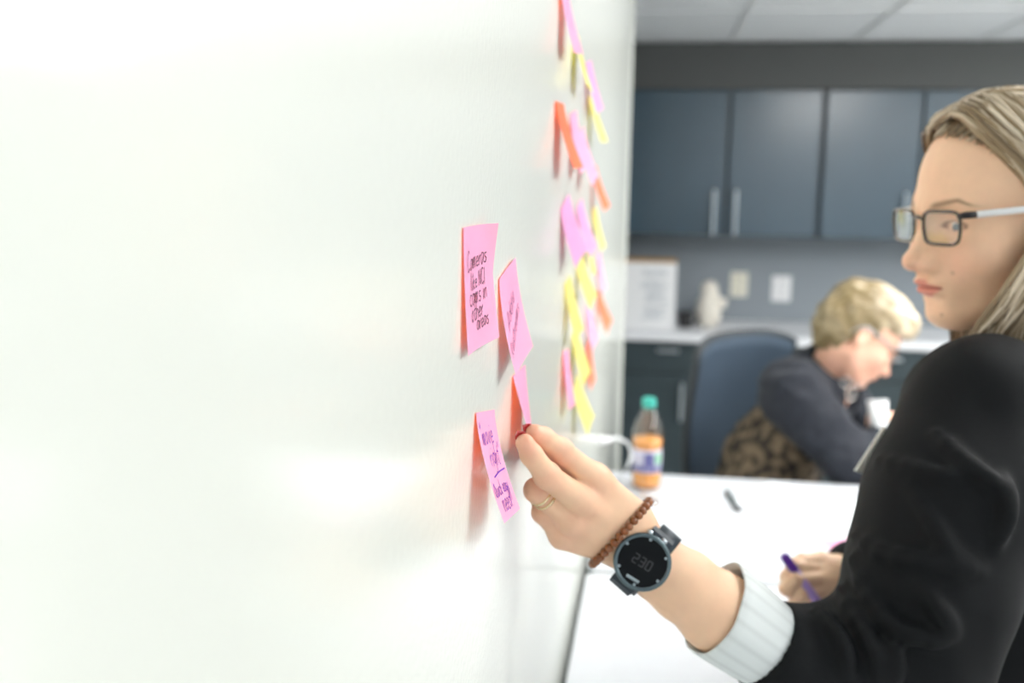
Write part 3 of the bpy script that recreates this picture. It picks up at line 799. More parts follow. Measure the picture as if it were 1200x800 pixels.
def head_neck(p):
    d = H1.field(p)
    nk = cone(p, H1.w((-0.022, 0, -0.055))[0], NECK, 0.05, 0.056)
    d = smin(d, nk, 0.022)
    d = smin(d, ell(p, CH + np.array([0, 0, 0.09]), (0.075, 0.12, 0.10), np.stack([FACE, LEFT, [0, 0, 1]], 1)), 0.04)
    return d
V3, Q3 = nets(head_neck, HO + (-0.17, -0.22, -0.42), HO + (0.2, 0.26, 0.14), 0.0018)
VB = np.concatenate([V1, V2, V3]); QB = np.concatenate([Q1, Q2 + len(V1), Q3 + len(V1) + len(V2)])
tone = np.tile(np.array(SKIN), (len(VB), 1))
def tint(c, p, centre, rad, col, amt):
    mk = amt * np.exp(-((np.linalg.norm(p - centre, axis=1) / rad) ** 2)); c[:] = c * (1 - mk[:, None]) + np.array(col) * mk[:, None]
for pts, rad in FING + [THUMB]:
    for q in (pts[0], pts[1], pts[3]): tint(tone, VB, q, 0.013, (0.84, 0.36, 0.26), 0.55)
hs = slice(len(V1) + len(V2), None)
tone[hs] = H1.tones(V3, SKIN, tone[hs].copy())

woman = empty('person', (NECK[0] + 0.06, NECK[1] + 0.03, 0.0))
tag(woman, 'woman in a black blazer and glasses reaching to pinch a pink note', 'person')
def kid(o, par):
    """keep the world placement of a part that was modelled in place"""
    o.parent = par; o.matrix_parent_inverse = Matrix.Translation(-Vector(par.location)); return o
body = kid(np_mesh('body', VB, QB, M['skin'], None, tone), woman)
for s in (-1, 1):                                                     # eyes
    c = H1.w((0.0672, s * 0.031, -0.001))[0]
    b = MB().lathe([(0.0119 * math.sin(t), -0.0119 * math.cos(t)) for t in np.linspace(0.02, math.pi - 0.02, 14)], 20)
    e = mesh('eye', [c + np.array(v) for v in b.v], b.f, M['eye_white'], None, True); kid(e, woman)
    g = H1.A @ unit((0.9, 0.25 if s > 0 else 0.4, -0.22))
    a_ = unit(np.cross(g, (0, 0, 1))); b_ = np.cross(g, a_)
    rings = [[c + g * h_ + a_ * r_ * math.cos(2 * math.pi * j / 16) + b_ * r_ * math.sin(2 * math.pi * j / 16) for j in range(16)] for r_, h_ in ((0.0057, 0.0100), (0.0054, 0.0111), (0.003, 0.0121), (0.0004, 0.0123))]
    kid(MB().loft(rings).build('iris', M['iris'], None, True), woman)
# red nails at the two visible finger tips
def nail(pts, r_, side):
    t = unit(pts[3] - pts[2]); n = unit(side - t * side.dot(t)); b_ = np.cross(t, n)
    c = pts[3] + t * 0.0035 + n * (r_ - 0.0012)
    q = MB(); rings = []
    for u in np.linspace(-1, 1, 9):
        w = 0.0047 * math.sqrt(max(0.02, 1 - max(0, u) ** 3)) * (1 if u > -0.8 else 0.8)
        rings.append([c + t * u * 0.0050 + b_ * w * math.cos(a) + n * (0.0016 * math.sin(a) - 0.0022 * math.cos(a) ** 2) for a in np.linspace(0, 2 * math.pi, 12, endpoint=False)])
    kid(q.loft(rings).build('fingernail', M['nail'], None, True), woman)
nail(FING[0][0], FING[0][1][3], -0.75 * CR + 0.5 * CU - 0.3 * CF)
nail(FING[1][0], FING[1][1][3], -0.5 * CR + 0.85 * CU - 0.2 * CF)
# ---- blazer
TX = np.stack([FACE, LEFT, [0, 0, 1]], 1)
CUFF = P(893, 753, .889)
def sleeve_base(p):
    d = chain(p, [SH, P(1117, 590, .925), P(1084, 690, .91), EL], [.078, .0755, .070, .062], .03)
    d = smin(d, chain(p, [EL, P(985, 780, .897), P(925, 771, .892), CUFF], [.062, .054, .045, .0415], .02), .03)
    return d
def blazer_base(p):
    d = ell(p, CH + np.array([0.005, 0.0, -0.03]), (0.118, 0.172, 0.30), TX)
    d = smin(d, ell(p, CH + np.array([0.02, 0.01, -0.33]), (0.125, 0.175, 0.22), TX), 0.08)
    d = smin(d, cone(p, SH + (0.03, 0.03, -0.012), SHR, .066, .072), 0.05)
    d = smin(d, cone(p, NECK + (0.012, 0, -0.045), NECK + (0.02, 0, -0.005), .075, .064), 0.04)
    d = smin(d, sleeve_base(p), 0.022)
    d = smin(d, chain(p, [SHR, ELR, P(1005, 672, 1.305)], [.075, .064, .043], .03), 0.03)
    return d
ridges = [  # fold crests on the near sleeve, traced where the cloth lies
    ([(1030, 540), (1072, 548), (1108, 556), (1138, 549)], .0050), ([(1098, 508), (1130, 540), (1160, 562), (1184, 582)], .0065),
    ([(1068, 572), (1092, 612), (1112, 645), (1136, 662)], .0065), ([(1003, 628), (1032, 646), (1075, 656), (1116, 662), (1150, 668)], .0070),
    ([(1082, 690), (1102, 718), (1120, 742)], .0060), ([(1000, 655), (1020, 700), (1046, 732), (1090, 748), (1112, 744)], .0075),
    ([(1050, 800), (1047, 752)], .0055), ([(985, 690), (1010, 735), (1026, 770), (1030, 798)], .0060), ([(1168, 640), (1180, 600), (1178, 560)], .006),
    ([(960, 712), (985, 750), (995, 790)], .005)]
FOLD = []
for line, rad in ridges:
    pts = []
    for q in bez([np.array(a + (0,), float) for a in line], 9):
        h_ = trace(blazer_base, q[0], q[1], 0.5, 1.5)
        if h_ is not None: pts.append(h_)
    if len(pts) > 2:
        e = np.array([math.sin(math.pi * (i + 0.6) / (len(pts) + 0.2)) for i in range(len(pts))])
        FOLD.append(([pts[i] + CF * (0.0035 - 0.0075 * e[i]) for i in range(len(pts))], [rad * (0.45 + 0.55 * x) for x in e]))
def blazer_field(p):
    d = blazer_base(p)
    n = vnoise(p * 11 + 3.1) * 0.004 + vnoise(p * np.array([30, 30, 18], np.float32)) * 0.0026
    d = d + n
    near = np.abs(d) < 0.04
    if near.any():
        q = p[near]; e = d[near]
        for pts, rad in FOLD: e = smin(e, chain(q, pts, rad, .006), .009)
        d[near] = e
    # open end of the near sleeve and neck opening
    d = smax(d, np.where(((p - CUFF) ** 2).sum(1) < 0.0121, (p - CUFF) @ unit(P(838, 713, .878) - CUFF).astype(np.float32) - 0.002, -1), 0.003)
    d = smax(d, -cone(p, CUFF - unit(P(838, 713, .878) - CUFF) * .03, CUFF + unit(P(838, 713, .878) - CUFF) * 0.05, .0375, .0378), 0.003)
    d = smax(d, -cone(p, NECK + (0.005, 0, -0.05), NECK + (-0.0, 0, 0.1), .056, .062), 0.006)
    d = np.maximum(d, (0.82 - p[:, 2]))
    return d
lo = np.minimum.reduce([SH, EL, CUFF, SHR, ELR]) - 0.13; hi = np.maximum.reduce([SH, EL, CUFF, SHR, ELR]) + 0.14
lo[2] = 0.80; hi[0] += 0.06
V, Q = nets(blazer_field, lo, hi, 0.0038)
kid(np_mesh('blazer', V, Q, M['blazer']), woman)
# sleeve button pair is out of sight; shirt: lapel tip in front of the chest
M['shirt'] = mat('pale_shirt', (0.72, 0.72, 0.66), 0.8, noise=(400, 0.04), bump=(1200, 0.2, 0.0004))
def stripes_mat():
    mt = mat('striped_cuff', (0.74, 0.78, 0.76), 0.8, bump=(1200, 0.25, 0.0004)); nt = mt.node_tree; b = nt.nodes['Principled BSDF']
    a = nt.nodes.new('ShaderNodeAttribute'); a.attribute_name = 'tone'; nt.links.new(a.outputs['Color'], b.inputs['Base Color']); return mt
M['cuff'] = stripes_mat()
fl = [P(1037, 500, 1.09), P(1003, 552, 1.075), P(1014, 556, 1.085), P(1050, 548, 1.10), P(1060, 505, 1.11)]
kid(MB().loft([[q for q in fl], [q + CF * 0.006 for q in fl]]).build('shirt_front', M['shirt']), woman)
# turned-up striped shirt cuff: a flaring folded band round the forearm
cd = unit(P(836, 714, .877) - CUFF)                                   # from sleeve end towards the hand
ca = unit(np.cross(cd, CF)); cb = np.cross(cd, ca)
if ca @ CU < 0: ca, cb = -ca, -cb
NA = 72
def cuff_ring(c, ra, rb, skew, wob):
    out = []
    for j in range(NA):
        th = 2 * math.pi * j / NA
        w = 1 + wob * math.sin(3 * th + 1.0) + wob * 0.6 * math.sin(7 * th)
        out.append(c + ca * math.cos(th) * ra * w + cb * math.sin(th) * rb * w + cd * skew * math.cos(th))
    return out
c0 = CUFF - cd * 0.024; c1 = P(838, 713, .878)
rings = [cuff_ring(c0, .0372, .0372, 0, 0), cuff_ring(c0 * .55 + c1 * .45, .0412, .0405, .002, .01), cuff_ring(c0 * .12 + c1 * .88, .0438, .0425, .004, .02),
         cuff_ring(c1, .0436, .0422, .004, .025), cuff_ring(c1 + cd * .0012, .0420, .0408, .004, .025), cuff_ring(c0 * .12 + c1 * .88, .0410, .0398, .004, .02),
         cuff_ring(c0 * .55 + c1 * .45, .0392, .0385, .002, .01), cuff_ring(c0, .0362, .0362, 0, 0)]
o = MB().loft(rings, True, (False, False)).build('shirt_cuff', M['cuff'], None, True)
at_ = o.data.color_attributes.new('tone', 'FLOAT_COLOR', 'POINT')
for i in range(len(rings)):
    for j in range(NA):
        k = 0.86 if j % 4 == 0 else 1.0
        at_.data[i * NA + j].color = (0.74 * k, 0.78 * k, 0.775 * k, 1)
kid(o, woman)
# ---- trousers and shoes (below the frame, so that she stands)
HIP = CH + np.array([0.02, 0.01, -0.42])
def legs(p):
    d = ell(p, HIP, (0.11, 0.165, 0.16), TX)
    for s in (-1, 1):
        a = HIP + LEFT * s * 0.085 + (0, 0, -0.06); k = a * 1.0; k[2] = 0.48; k += FACE * 0.02; f = k * 1.0; f[2] = 0.07; f -= FACE * 0.02
        d = smin(d, chain(p, [a, k, f], [.088, .062, .052], .03), .03)
    return np.maximum(d, 0.035 - p[:, 2])
V, Q = nets(legs, HIP - (0.2, 0.25, 0.95), HIP + (0.2, 0.25, 0.2), 0.009)
kid(np_mesh('trousers', V, Q, M['trouser']), woman)
for s in (-1, 1):
    a = HIP + LEFT * s * 0.085; a[2] = 0
    def shoe(p):
        d = smin(ell(p, a + FACE * 0.07 + (0, 0, 0.026), (0.125, 0.042, 0.034), TX), ell(p, a - FACE * 0.015 + (0, 0, 0.05), (0.05, 0.038, 0.055), TX), .02)
        return np.maximum(d, 0.002 - p[:, 2])
    V, Q = nets(shoe, a - (0.25, 0.25, 0.02), a + (0.25, 0.25, 0.13), 0.007)
    kid(np_mesh('shoe', V, Q, M['shoe']), woman)
# ---- hair: scalp cap and swept locks
LOCKS = []
def push_all(Qp, off):
    """move head-frame points out to at least off above the skin"""
    Qp = np.array(Qp, float); e = 0.002
    for _ in range(3):
        d = H1.field_local(Qp.astype(np.float32)); bad = d < off
        if not bad.any(): break
        q = Qp[bad]; g = np.stack([H1.field_local((q + np.eye(3)[i] * e).astype(np.float32)) - d[bad] for i in range(3)], 1)
        g /= np.linalg.norm(g, axis=1)[:, None] + 1e-9
        Qp[bad] = q + g * (off[bad] - d[bad])[:, None]
    return Qp
def cap(q):
    d = ell(q, (-0.008, 0, 0.037), (0.099, 0.081, 0.091))
    d = smin(d, ell(q, (-0.045, 0, -0.05), (0.055, 0.078, 0.10)), 0.03)
    d = smin(d, ell(q, (-0.045, 0, -0.15), (0.05, 0.075, 0.09)), 0.03)
    a = np.abs(q[:, 1])
    front = q[:, 0] - np.interp(q[:, 2], [-0.25, -0.1, -0.03, 0.03, 0.055, 0.082, 0.12], [0.0, -0.005, -0.005, 0.01, 0.036, 0.066, 0.09])
    d = smax(d, front + 0.006, 0.010)
    return d + 0.002 * vnoise(q * np.array([25, 120, 60], np.float32))
V, Q = nets(cap, (-0.13, -0.12, -0.27), (0.12, 0.12, 0.15), 0.0035)
hv, hf, hc = [H1.w(V)], [Q], [np.tile(np.array([0.13, 0.088, 0.05]), (len(V), 1))]
nv = len(V)
rs = random.Random(21)
def lock(pts, rad, col, flat=0.55, n=16):
    global nv
    pts = bez(pts, n)
    b = MB(); rr = []
    for i in range(n):
        t = i / (n - 1); k = min(1, 0.45 + 3 * t) * (1 - 0.75 * max(0, t - 0.55) / 0.45)
        rr.append((rad * k, rad * k * flat))
    b.tube(pts, rr, 6, up=(0, 1, 0))
    v = H1.w(np.array(b.v)); f = [q for q in b.f if len(q) == 4]
    hv.append(v); hf.append(np.array(f) + nv); nv += len(v)
    c = np.array(col)[None] * (0.92 + 0.16 * np.random.default_rng(len(hv)).random((len(v), 1)))
    hc.append(c)
DARK, MIDC, LITE = np.array([0.12, 0.078, 0.04]), np.array([0.30, 0.215, 0.12]), np.array([0.74, 0.63, 0.48])
for i in range(260):                                                  # near (left) side curtain
    s_ = rs.random() ** 1.1; j = lambda a: rs.uniform(-a, a)
    lay = rs.uniform(0.002, 0.010)
    root = (0.070 - 0.13 * s_ + j(.004), -0.022 + j(.004), 0.094 + 0.034 * math.sin(min(1, s_ * 1.4 + .05) * math.pi * .62))
    ctrl = [root,
            (0.069 - 0.12 * s_ + j(.004), 0.018 + j(.004), 0.104 + 0.026 * math.sin(min(1, s_ + .1) * 2.4)),
            (0.056 - 0.115 * s_ + j(.004), 0.047 + j(.003), 0.082 + 0.022 * s_),
            (0.030 - 0.10 * s_ + j(.004), 0.068, 0.045 + 0.012 * s_ + j(.004)),
            (0.017 - 0.085 * s_ + j(.004), 0.080, 0.0 + j(.004)),
            (0.042 - 0.09 * s_ + j(.005), 0.085 + j(.003), -0.040),
            (0.073 - 0.105 * s_ + j(.006), 0.085 + j(.004), -0.079),
            (0.098 - 0.12 * s_ + j(.007), 0.077 + j(.006), -0.118),
            (0.096 - 0.12 * s_ + j(.012), 0.066 + j(.008), -0.18 + j(.015))]
    u = rs.random()
    col = DARK * (1 - u) + MIDC * u if rs.random() < (0.62 if lay < .006 else 0.38) else MIDC * (1 - u) + LITE * u
    LOCKS.append((ctrl, lay, rs.uniform(.0022, .0042), col))
for i in range(70):                                                   # over the crown, lighter
    s_ = rs.random(); j = lambda a: rs.uniform(-a, a); lay = rs.uniform(.006, .014)
    root = (0.074 - 0.05 * s_, -0.024 + j(.006), 0.092 + 0.02 * s_)
    ctrl = [root, (0.062 - 0.05 * s_, -0.012 + j(.01), 0.112 + .012 * s_), (0.03 - 0.05 * s_, 0.016 + .02 * s_ + j(.008), 0.124), (-0.01 - 0.03 * s_, 0.042 + j(.008), 0.108), (-0.045, 0.06 + j(.008), 0.07), (-0.06, 0.074, 0.01), (-0.05, 0.08, -0.05)]
    u = rs.random(); LOCKS.append((ctrl, lay, rs.uniform(.0026, .0046), MIDC * (1 - u) + LITE * u))
for i in range(80):                                                   # far (right) side
    s_ = rs.random(); j = lambda a: rs.uniform(-a, a); lay = rs.uniform(.003, .012)
    root = (0.073 - 0.13 * s_ + j(.003), -0.018, 0.092 + 0.034 * math.sin(min(1, s_ * 1.4 + .05) * math.pi * .62))
    ctrl = [root, (0.068 - 0.125 * s_, -0.040 + j(.004), 0.090 + .02 * s_), (0.040 - 0.10 * s_, -0.064, 0.05), (0.004 - 0.07 * s_, -0.080, 0.0), (0.004 - 0.06 * s_, -0.084, -0.05), (0.016 - 0.06 * s_, -0.08, -0.11), (0.02 - 0.06 * s_, -0.07, -0.18)]
    u = rs.random(); LOCKS.append((ctrl, lay, rs.uniform(.003, .005), MIDC * (1 - u) + LITE * u if rs.random() < .6 else DARK * (1 - u) + MIDC * u))
hl = [(0.074, -0.016, 0.084), (0.069, 0.018, 0.085), (0.061, 0.041, 0.077), (0.047, 0.059, 0.063), (0.032, 0.067, 0.046), (0.018, 0.073, 0.030), (0.012, 0.075, 0.012)]
for i in range(120):                                                  # fine hair along the hairline, combed back
    a_ = np.array(bez(hl, 60)[rs.randrange(60)]) + (rs.uniform(-.008, .002), rs.uniform(-.002, .002), rs.uniform(-.001, .003)); up_b = max(0, (0.07 - abs(a_[1])) / 0.07)
    ctrl = [a_, a_ + (-0.016, 0.004, 0.010 * up_b), a_ + (-0.038, 0.010, 0.012 * up_b - 0.008), a_ + (-0.062, 0.012, -0.028), a_ + (-0.075, 0.012, -0.055)]
    u = rs.random(); LOCKS.append((ctrl, rs.uniform(.0015, .005), rs.uniform(.0012, .0026), DARK * (1 - u) + MIDC * u if rs.random() < .7 else MIDC * (1 - u) + LITE * u))
allp = push_all([q for c, l_, r_, k in LOCKS for q in c], np.array([l_ for c, l_, r_, k in LOCKS for q in c]))
k0 = 0
for c, l_, r_, k in LOCKS:
    lock(list(allp[k0:k0 + len(c)]), r_, k, n=20); k0 += len(c)
kid(np_mesh('hair', np.concatenate(hv), np.concatenate(hf), M['hair'], None, np.concatenate(hc)), woman)

# ------------------------------------------------------------------ what she wears: glasses, watch, bracelet, ring
def clear_mat(name, tint=(1, 1, 1), gloss=0.12, rough=0.03):
    mt = bpy.data.materials.new(name); mt.use_nodes = True; nt = mt.node_tree; nt.nodes.clear()
    out = nt.nodes.new('ShaderNodeOutputMaterial'); tr = nt.nodes.new('ShaderNodeBsdfTransparent'); tr.inputs[0].default_value = (*tint, 1)
    gl = nt.nodes.new('ShaderNodeBsdfGlossy'); gl.inputs['Roughness'].default_value = rough
    fc_ = nt.nodes.new('ShaderNodeLayerWeight'); lw_ = nt.nodes.new('ShaderNodeMath'); lw_.operation = 'POWER'; lw_.inputs[1].default_value = 4.0
    nt.links.new(fc_.outputs['Facing'], lw_.inputs[0])
    mp = nt.nodes.new('ShaderNodeMath'); mp.operation = 'ADD'; mp.inputs[1].default_value = gloss; mp.use_clamp = True
    nt.links.new(lw_.outputs[0], mp.inputs[0])
    mx = nt.nodes.new('ShaderNodeMixShader'); nt.links.new(mp.outputs[0], mx.inputs[0]); nt.links.new(tr.outputs[0], mx.inputs[1]); nt.links.new(gl.outputs[0], mx.inputs[2])
    nt.links.new(mx.outputs[0], out.inputs[0]); return mt
M['lens'] = clear_mat('spectacle_lens', (0.98, 0.985, 0.97), 0.09)
M['tortoise'] = mat('dark_tortoise_frame', (0.035, 0.026, 0.014), 0.2, coat=0.5, noise=(120, 0.5))
M['white_gloss'] = mat('white_temple', (0.86, 0.87, 0.88), 0.2, coat=0.4, noise=(100, 0.02))
def spectacles(H, label, rim_m, temple_m, thick, lw, lh, name='glasses', drop=-0.004):
    g = empty(name, H.w((0.09, 0, 0))[0]); tag(g, label, 'glasses')
    for s in (-1, 1):
        loop = []
        for k in range(40):
            th = 2 * math.pi * k / 40; c_, s_ = math.cos(th), math.sin(th); e = 0.42
            u = math.copysign(abs(c_) ** e, c_) * lw / 2; v = math.copysign(abs(s_) ** e, s_) * lh / 2
            u *= 1 - 0.08 * (v < 0) * abs(v) / (lh / 2)
            y = s * (0.0085 + lw / 2 + u); x = 0.0985 - 0.10 * max(0, abs(y) - 0.0085) - 1.1 * max(0, abs(y) - 0.02) ** 2
            loop.append((x, y, drop + v))
        pts = [H.w(q)[0] for q in loop] + [H.w(loop[0])[0], H.w(loop[1])[0]]
        o = MB().tube(pts, [(thick, thick * 1.15)] * len(pts), 8, (False, False), up=H.A[:, 0]).build('rim', rim_m, None, True); kid(o, g)
        c = np.mean(loop, 0); inner = [np.array(c) + (np.array(q) - c) * 0.985 for q in loop]
        l_ = MB(); l_.v = [tuple(H.w(q)[0]) for q in inner] + [tuple(H.w(c + (0.0006, 0, 0))[0])]; l_.f = [(k, (k + 1) % 40, 40) for k in range(40)]
        kid(l_.build('lens', M['lens'], None, True), g)
        yo = s * (0.0085 + lw); xo = 0.0985 - 0.10 * (abs(yo) - 0.0085) - 1.1 * (abs(yo) - 0.02) ** 2; zt = drop + lh * 0.36
        hb = MB().tube([H.w((xo + .001, yo - s * .003, zt))[0], H.w((xo - .004, yo + s * .004, zt + .001))[0], H.w((xo - .014, yo + s * .0065, zt + .001))[0]], [(.0028, .002), (.0034, .0022), (.0032, .002)], 8, up=H.A[:, 2]).build('hinge', M['black'], None, True); kid(hb, g)
        tp = MB().tube([H.w(q)[0] for q in ((xo - .013, yo + s * .0068, zt + .001), (0.03, s * 0.0765, zt + .002), (-0.012, s * 0.081, zt + .003), (-0.03, s * 0.081, zt - .012), (-0.038, s * 0.079, zt - .03))], [(.0034, .0017)] * 3 + [(.003, .0017), (.0022, .0015)], 8, up=H.A[:, 2]).build('temple', temple_m, None, True); kid(tp, g)
    br = [H.w(q)[0] for q in ((0.0978, 0.0085, drop + lh * .2), (0.1, 0.004, drop + lh * .3), (0.1008, 0, drop + lh * .32), (0.1, -0.004, drop + lh * .3), (0.0978, -0.0085, drop + lh * .2))]
    kid(MB().tube(bez(br, 10), thick * 1.05, 8).build('bridge', rim_m, None, True), g)
    return g
spectacles(H1, 'dark-rimmed glasses with white temples on the standing woman', M['tortoise'], M['white_gloss'], 0.0016, 0.053, 0.033, drop=-0.001)

# section of the forearm at a place along the axis: surface points round it
def section(c, ax, n, off, start=None, fn=forearm):
    a_ = unit(np.cross(ax, CF)); b_ = np.cross(ax, a_); out = []
    for j in range(n):
        th = 2 * math.pi * j / n; dr = a_ * math.cos(th) + b_ * math.sin(th)
        ts = np.linspace(0.008, 0.06, 105); d = fn((c + dr * ts[:, None]).astype(np.float32))
        k = int(np.argmax(d > 0)); t = ts[k]
        out.append(c + dr * (t + off))
    return out
def hand_fn(p):
    return left_arm(p)
M['bead'] = mat('amber_wood_bead', (0.24, 0.075, 0.018), 0.25, coat=0.4, noise=(150, 0.5))
M['strap'] = mat('grey_rubber_strap', (0.03, 0.042, 0.055), 0.55, noise=(100, 0.1), bump=(400, 0.2, 0.0005))
M['case'] = mat('dark_steel_case', (0.055, 0.075, 0.085), 0.3, metal=0.7, noise=(80, 0.1))
M['bezel'] = mat('bezel_ring', (0.11, 0.15, 0.165), 0.28, metal=0.6, noise=(80, 0.1))
M['screen'] = mat('watch_screen', (0.003, 0.004, 0.005), 0.3, spec=0.15, noise=(60, 0.1))
M['digit'] = mat('dim_display_digits', (0.032, 0.034, 0.038), 0.4, noise=(60, 0.1))
M['gold'] = mat('gold', (0.85, 0.70, 0.45), 0.22, metal=1.0, noise=(100, 0.05))
bc = P(729, 622, .853); bax = unit(P(700, 600, .84) - P(768, 663, .862)); _r = ray(729, 622); bax = unit(bax - _r * (bax @ _r) * 0.9)
ring = section(bc, bax, 180, 0.0036, fn=hand_fn)
# even spacing of the beads along the ring
seg = np.cumsum([0] + [np.linalg.norm(ring[(i + 1) % 180] - ring[i]) for i in range(180)]); NB = int(seg[-1] / 0.0064)
t = empty('bead_bracelet', bc); tag(t, 'brown amber bead bracelet on the wrist beside the watch', 'bracelet')
bb = MB().lathe([(0.0039 * math.sin(a), -0.0033 * math.cos(a)) for a in np.linspace(0.05, math.pi - 0.05, 8)], 10)
bme = bpy.data.meshes.new('bead'); bme.from_pydata(bb.v, [], bb.f); bme.materials.append(M['bead'])
bme.polygons.foreach_set('use_smooth', np.ones(len(bme.polygons), dtype=bool))
for k in range(NB):
    L = seg[-1] * k / NB; i = int(np.searchsorted(seg, L) % 180); p_ = np.array(ring[i]); nx = np.array(ring[(i + 1) % 180])
    o = bpy.data.objects.new('bead', bme); COL.objects.link(o); o.parent = t
    o.location = Vector(p_ - bc); o.rotation_mode = 'QUATERNION'; o.rotation_quaternion = Vector(nx - p_).to_track_quat('Z', 'Y')
# watch
wc = P(752, 657, .8); axf = unit(P(731, 624, .853) - P(800, 685, .868)); _r = ray(758, 652); axf = unit(axf - _r * (axf @ _r))
hit = trace(forearm, 752, 657, 0.5, 1.2); 
wn = unit(-CF * 0.93 - ray(752, 657) * 0.2 + CU * 0.10 - CR * 0.06)
wy = -unit(np.cross(np.cross(wn, axf), wn)); wx = np.cross(wy, wn)       # wy along the arm (towards the elbow), wx across it
wo = hit + wn * 0.0045
MW = Matrix(((wx[0], wy[0], wn[0], wo[0]), (wx[1], wy[1], wn[1], wo[1]), (wx[2], wy[2], wn[2], wo[2]), (0, 0, 0, 1)))
watch = empty('wrist_watch'); watch.matrix_world = MW; tag(watch, 'black round smartwatch with grey strap on the reaching wrist', 'watch')
MB().lathe([(0.0205, -0.006), (0.0232, -0.004), (0.0240, 0.003), (0.0236, 0.0055), (0.0215, 0.0058)], 48).build('case', M['case'], watch, True)
MB().lathe([(0.0238, 0.0045), (0.0240, 0.0068), (0.0228, 0.0078), (0.0208, 0.0078), (0.0204, 0.0062)], 48, cap=(False, False)).build('bezel', M['bezel'], watch, True)
scr = MB().lathe([(0.0206, 0.0052), (0.0206, 0.0066), (0.0005, 0.0067)], 48).build('screen', M['screen'], watch, False)
sg = {'2': 'abged', '3': 'abgcd', '0': 'abcdef', '8': 'abcdefg'}
SEGS = {'a': ((0, 2), (1, 2)), 'b': ((1, 1), (1, 2)), 'c': ((1, 0), (1, 1)), 'd': ((0, 0), (1, 0)), 'e': ((0, 0), (0, 1)), 'f': ((0, 1), (0, 2)), 'g': ((0, 1), (1, 1))}
# the dial reads upright for the wearer: its up points across the arm
cs = 0.0038
du = unit(np.array([wx @ (0.5 * CR + 0.85 * CU), wy @ (0.5 * CR + 0.85 * CU)]))      # up of the digits in the dial plane
dr_ = np.array([du[1], -du[0]]) * (1 if (du[1] * (wx @ CR) - du[0] * (wy @ CR)) > 0 else -1)
for k, ch in enumerate('230'):
    b = MB()
    for sname in sg[ch]:
        (x0, y0), (x1, y1) = SEGS[sname]
        A_ = np.array([(k - 1) * 6.2e-3 - 1.9e-3, 0]); 
        p0 = dr_ * (A_[0] + x0 * cs) + du * ((y0 - 1) * cs); p1 = dr_ * (A_[0] + x1 * cs) + du * ((y1 - 1) * cs)
        b.tube([(p0[0], p0[1], 0.0067), (p1[0], p1[1], 0.0067)], [(0.0004, 0.0007)] * 2, 6, up=(0, 0, 1))
    b.build('digit', M['digit'], scr)
M['mark'] = mat('bezel_mark', (0.35, 0.42, 0.45), 0.3, metal=0.3, noise=(80, 0.1))
for a in range(0, 360, 60):
    q = np.array([math.cos(R(a + 20)), math.sin(R(a + 20))]) * 0.0195
    MB().lathe([(0.0013, 0.0066), (0.0011, 0.0074)], 10, (q[0], q[1], 0)).build('hour_mark', M['mark'], watch)
sd = np.array([wx @ (-0.45 * CR - 0.75 * CU), wy @ (-0.45 * CR - 0.75 * CU)]); sd = unit(sd); st_ = np.array([-sd[1], sd[0]])
MB().tube([tuple(sd * 0.0158 + st_ * -0.0058) + (0.0069,), tuple(sd * 0.0158 + st_ * 0.0058) + (0.0069,)], [(0.0005, 0.0013)] * 2, 8, up=(0, 0, 1)).build('light_bar', M['mark'], watch)
bdir = unit(np.array([wx @ (0.5 * CR + 0.8 * CU), wy @ (0.5 * CR + 0.8 * CU)]))
for off in (-0.28, 0.28):
    c_, s_ = math.cos(off), math.sin(off); q = np.array([bdir[0] * c_ - bdir[1] * s_, bdir[0] * s_ + bdir[1] * c_])
    MB().tube([(q[0] * 0.0225, q[1] * 0.0225, 0.001), (q[0] * 0.0268, q[1] * 0.0268, 0.001)], 0.0026, 12).build('button', M['steel'], watch, True)
# strap: a band round the wrist from lug to lug
scn = P(761, 655, .861); sec = section(scn, axf, 120, 0.0)
wl_ = np.linalg.inv(np.array(MW))
rings = []
for p_ in sec:
    rad = unit(p_ - scn - axf * (p_ - scn).dot(axf))
    rings.append([p_ + rad * 0.0006 - axf * 0.0105, p_ + rad * 0.0036 - axf * 0.0102, p_ + rad * 0.0036 + axf * 0.0102, p_ + rad * 0.0006 + axf * 0.0105])
sv = [[(wl_ @ np.append(q, 1))[:3] for q in r_] for r_ in rings + rings[:1]]
sv = [r_ for r_ in sv]
MB().loft(sv, True, (False, False)).build('strap', M['strap'], watch, True)
for s in (-1, 1):
    MB().loft([[(s * 0.017, -0.0105, 0.002), (s * 0.017, 0.0105, 0.002), (s * 0.017, 0.0105, -0.0045), (s * 0.017, -0.0105, -0.0045)],
               [(s * 0.0265, -0.0105, 0.0), (s * 0.0265, 0.0105, 0.0), (s * 0.0265, 0.0105, -0.006), (s * 0.0265, -0.0105, -0.006)],
               [(s * 0.0300, -0.0100, -0.007), (s * 0.0300, 0.0100, -0.007), (s * 0.0278, 0.0100, -0.011), (s * 0.0278, -0.0100, -0.011)]]).build('lug', M['strap'], watch)
# ring: two slim gold bands on the ring finger
pts, rad = FING[2]; fa = unit(pts[1] - pts[0]); fa_ = unit(np.cross(fa, CF)); fb_ = np.cross(fa, fa_)
rg = empty('wedding_ring', pts[0] * .35 + pts[1] * .65); tag(rg, 'slim double gold ring on the ring finger of the reaching hand', 'ring')
for f_ in (0.72, 0.84):
    c = pts[0] * (1 - f_) + pts[1] * f_; r_ = rad[0] * (1 - f_) + rad[1] * f_ + 0.0003
    kid(MB().tube([c + fa_ * r_ * math.cos(a) + fb_ * r_ * math.sin(a) for a in np.linspace(0, 2 * math.pi * 33 / 32, 34)], 0.0012, 6, (False, False)).build('band', M['gold'], None, True), rg)
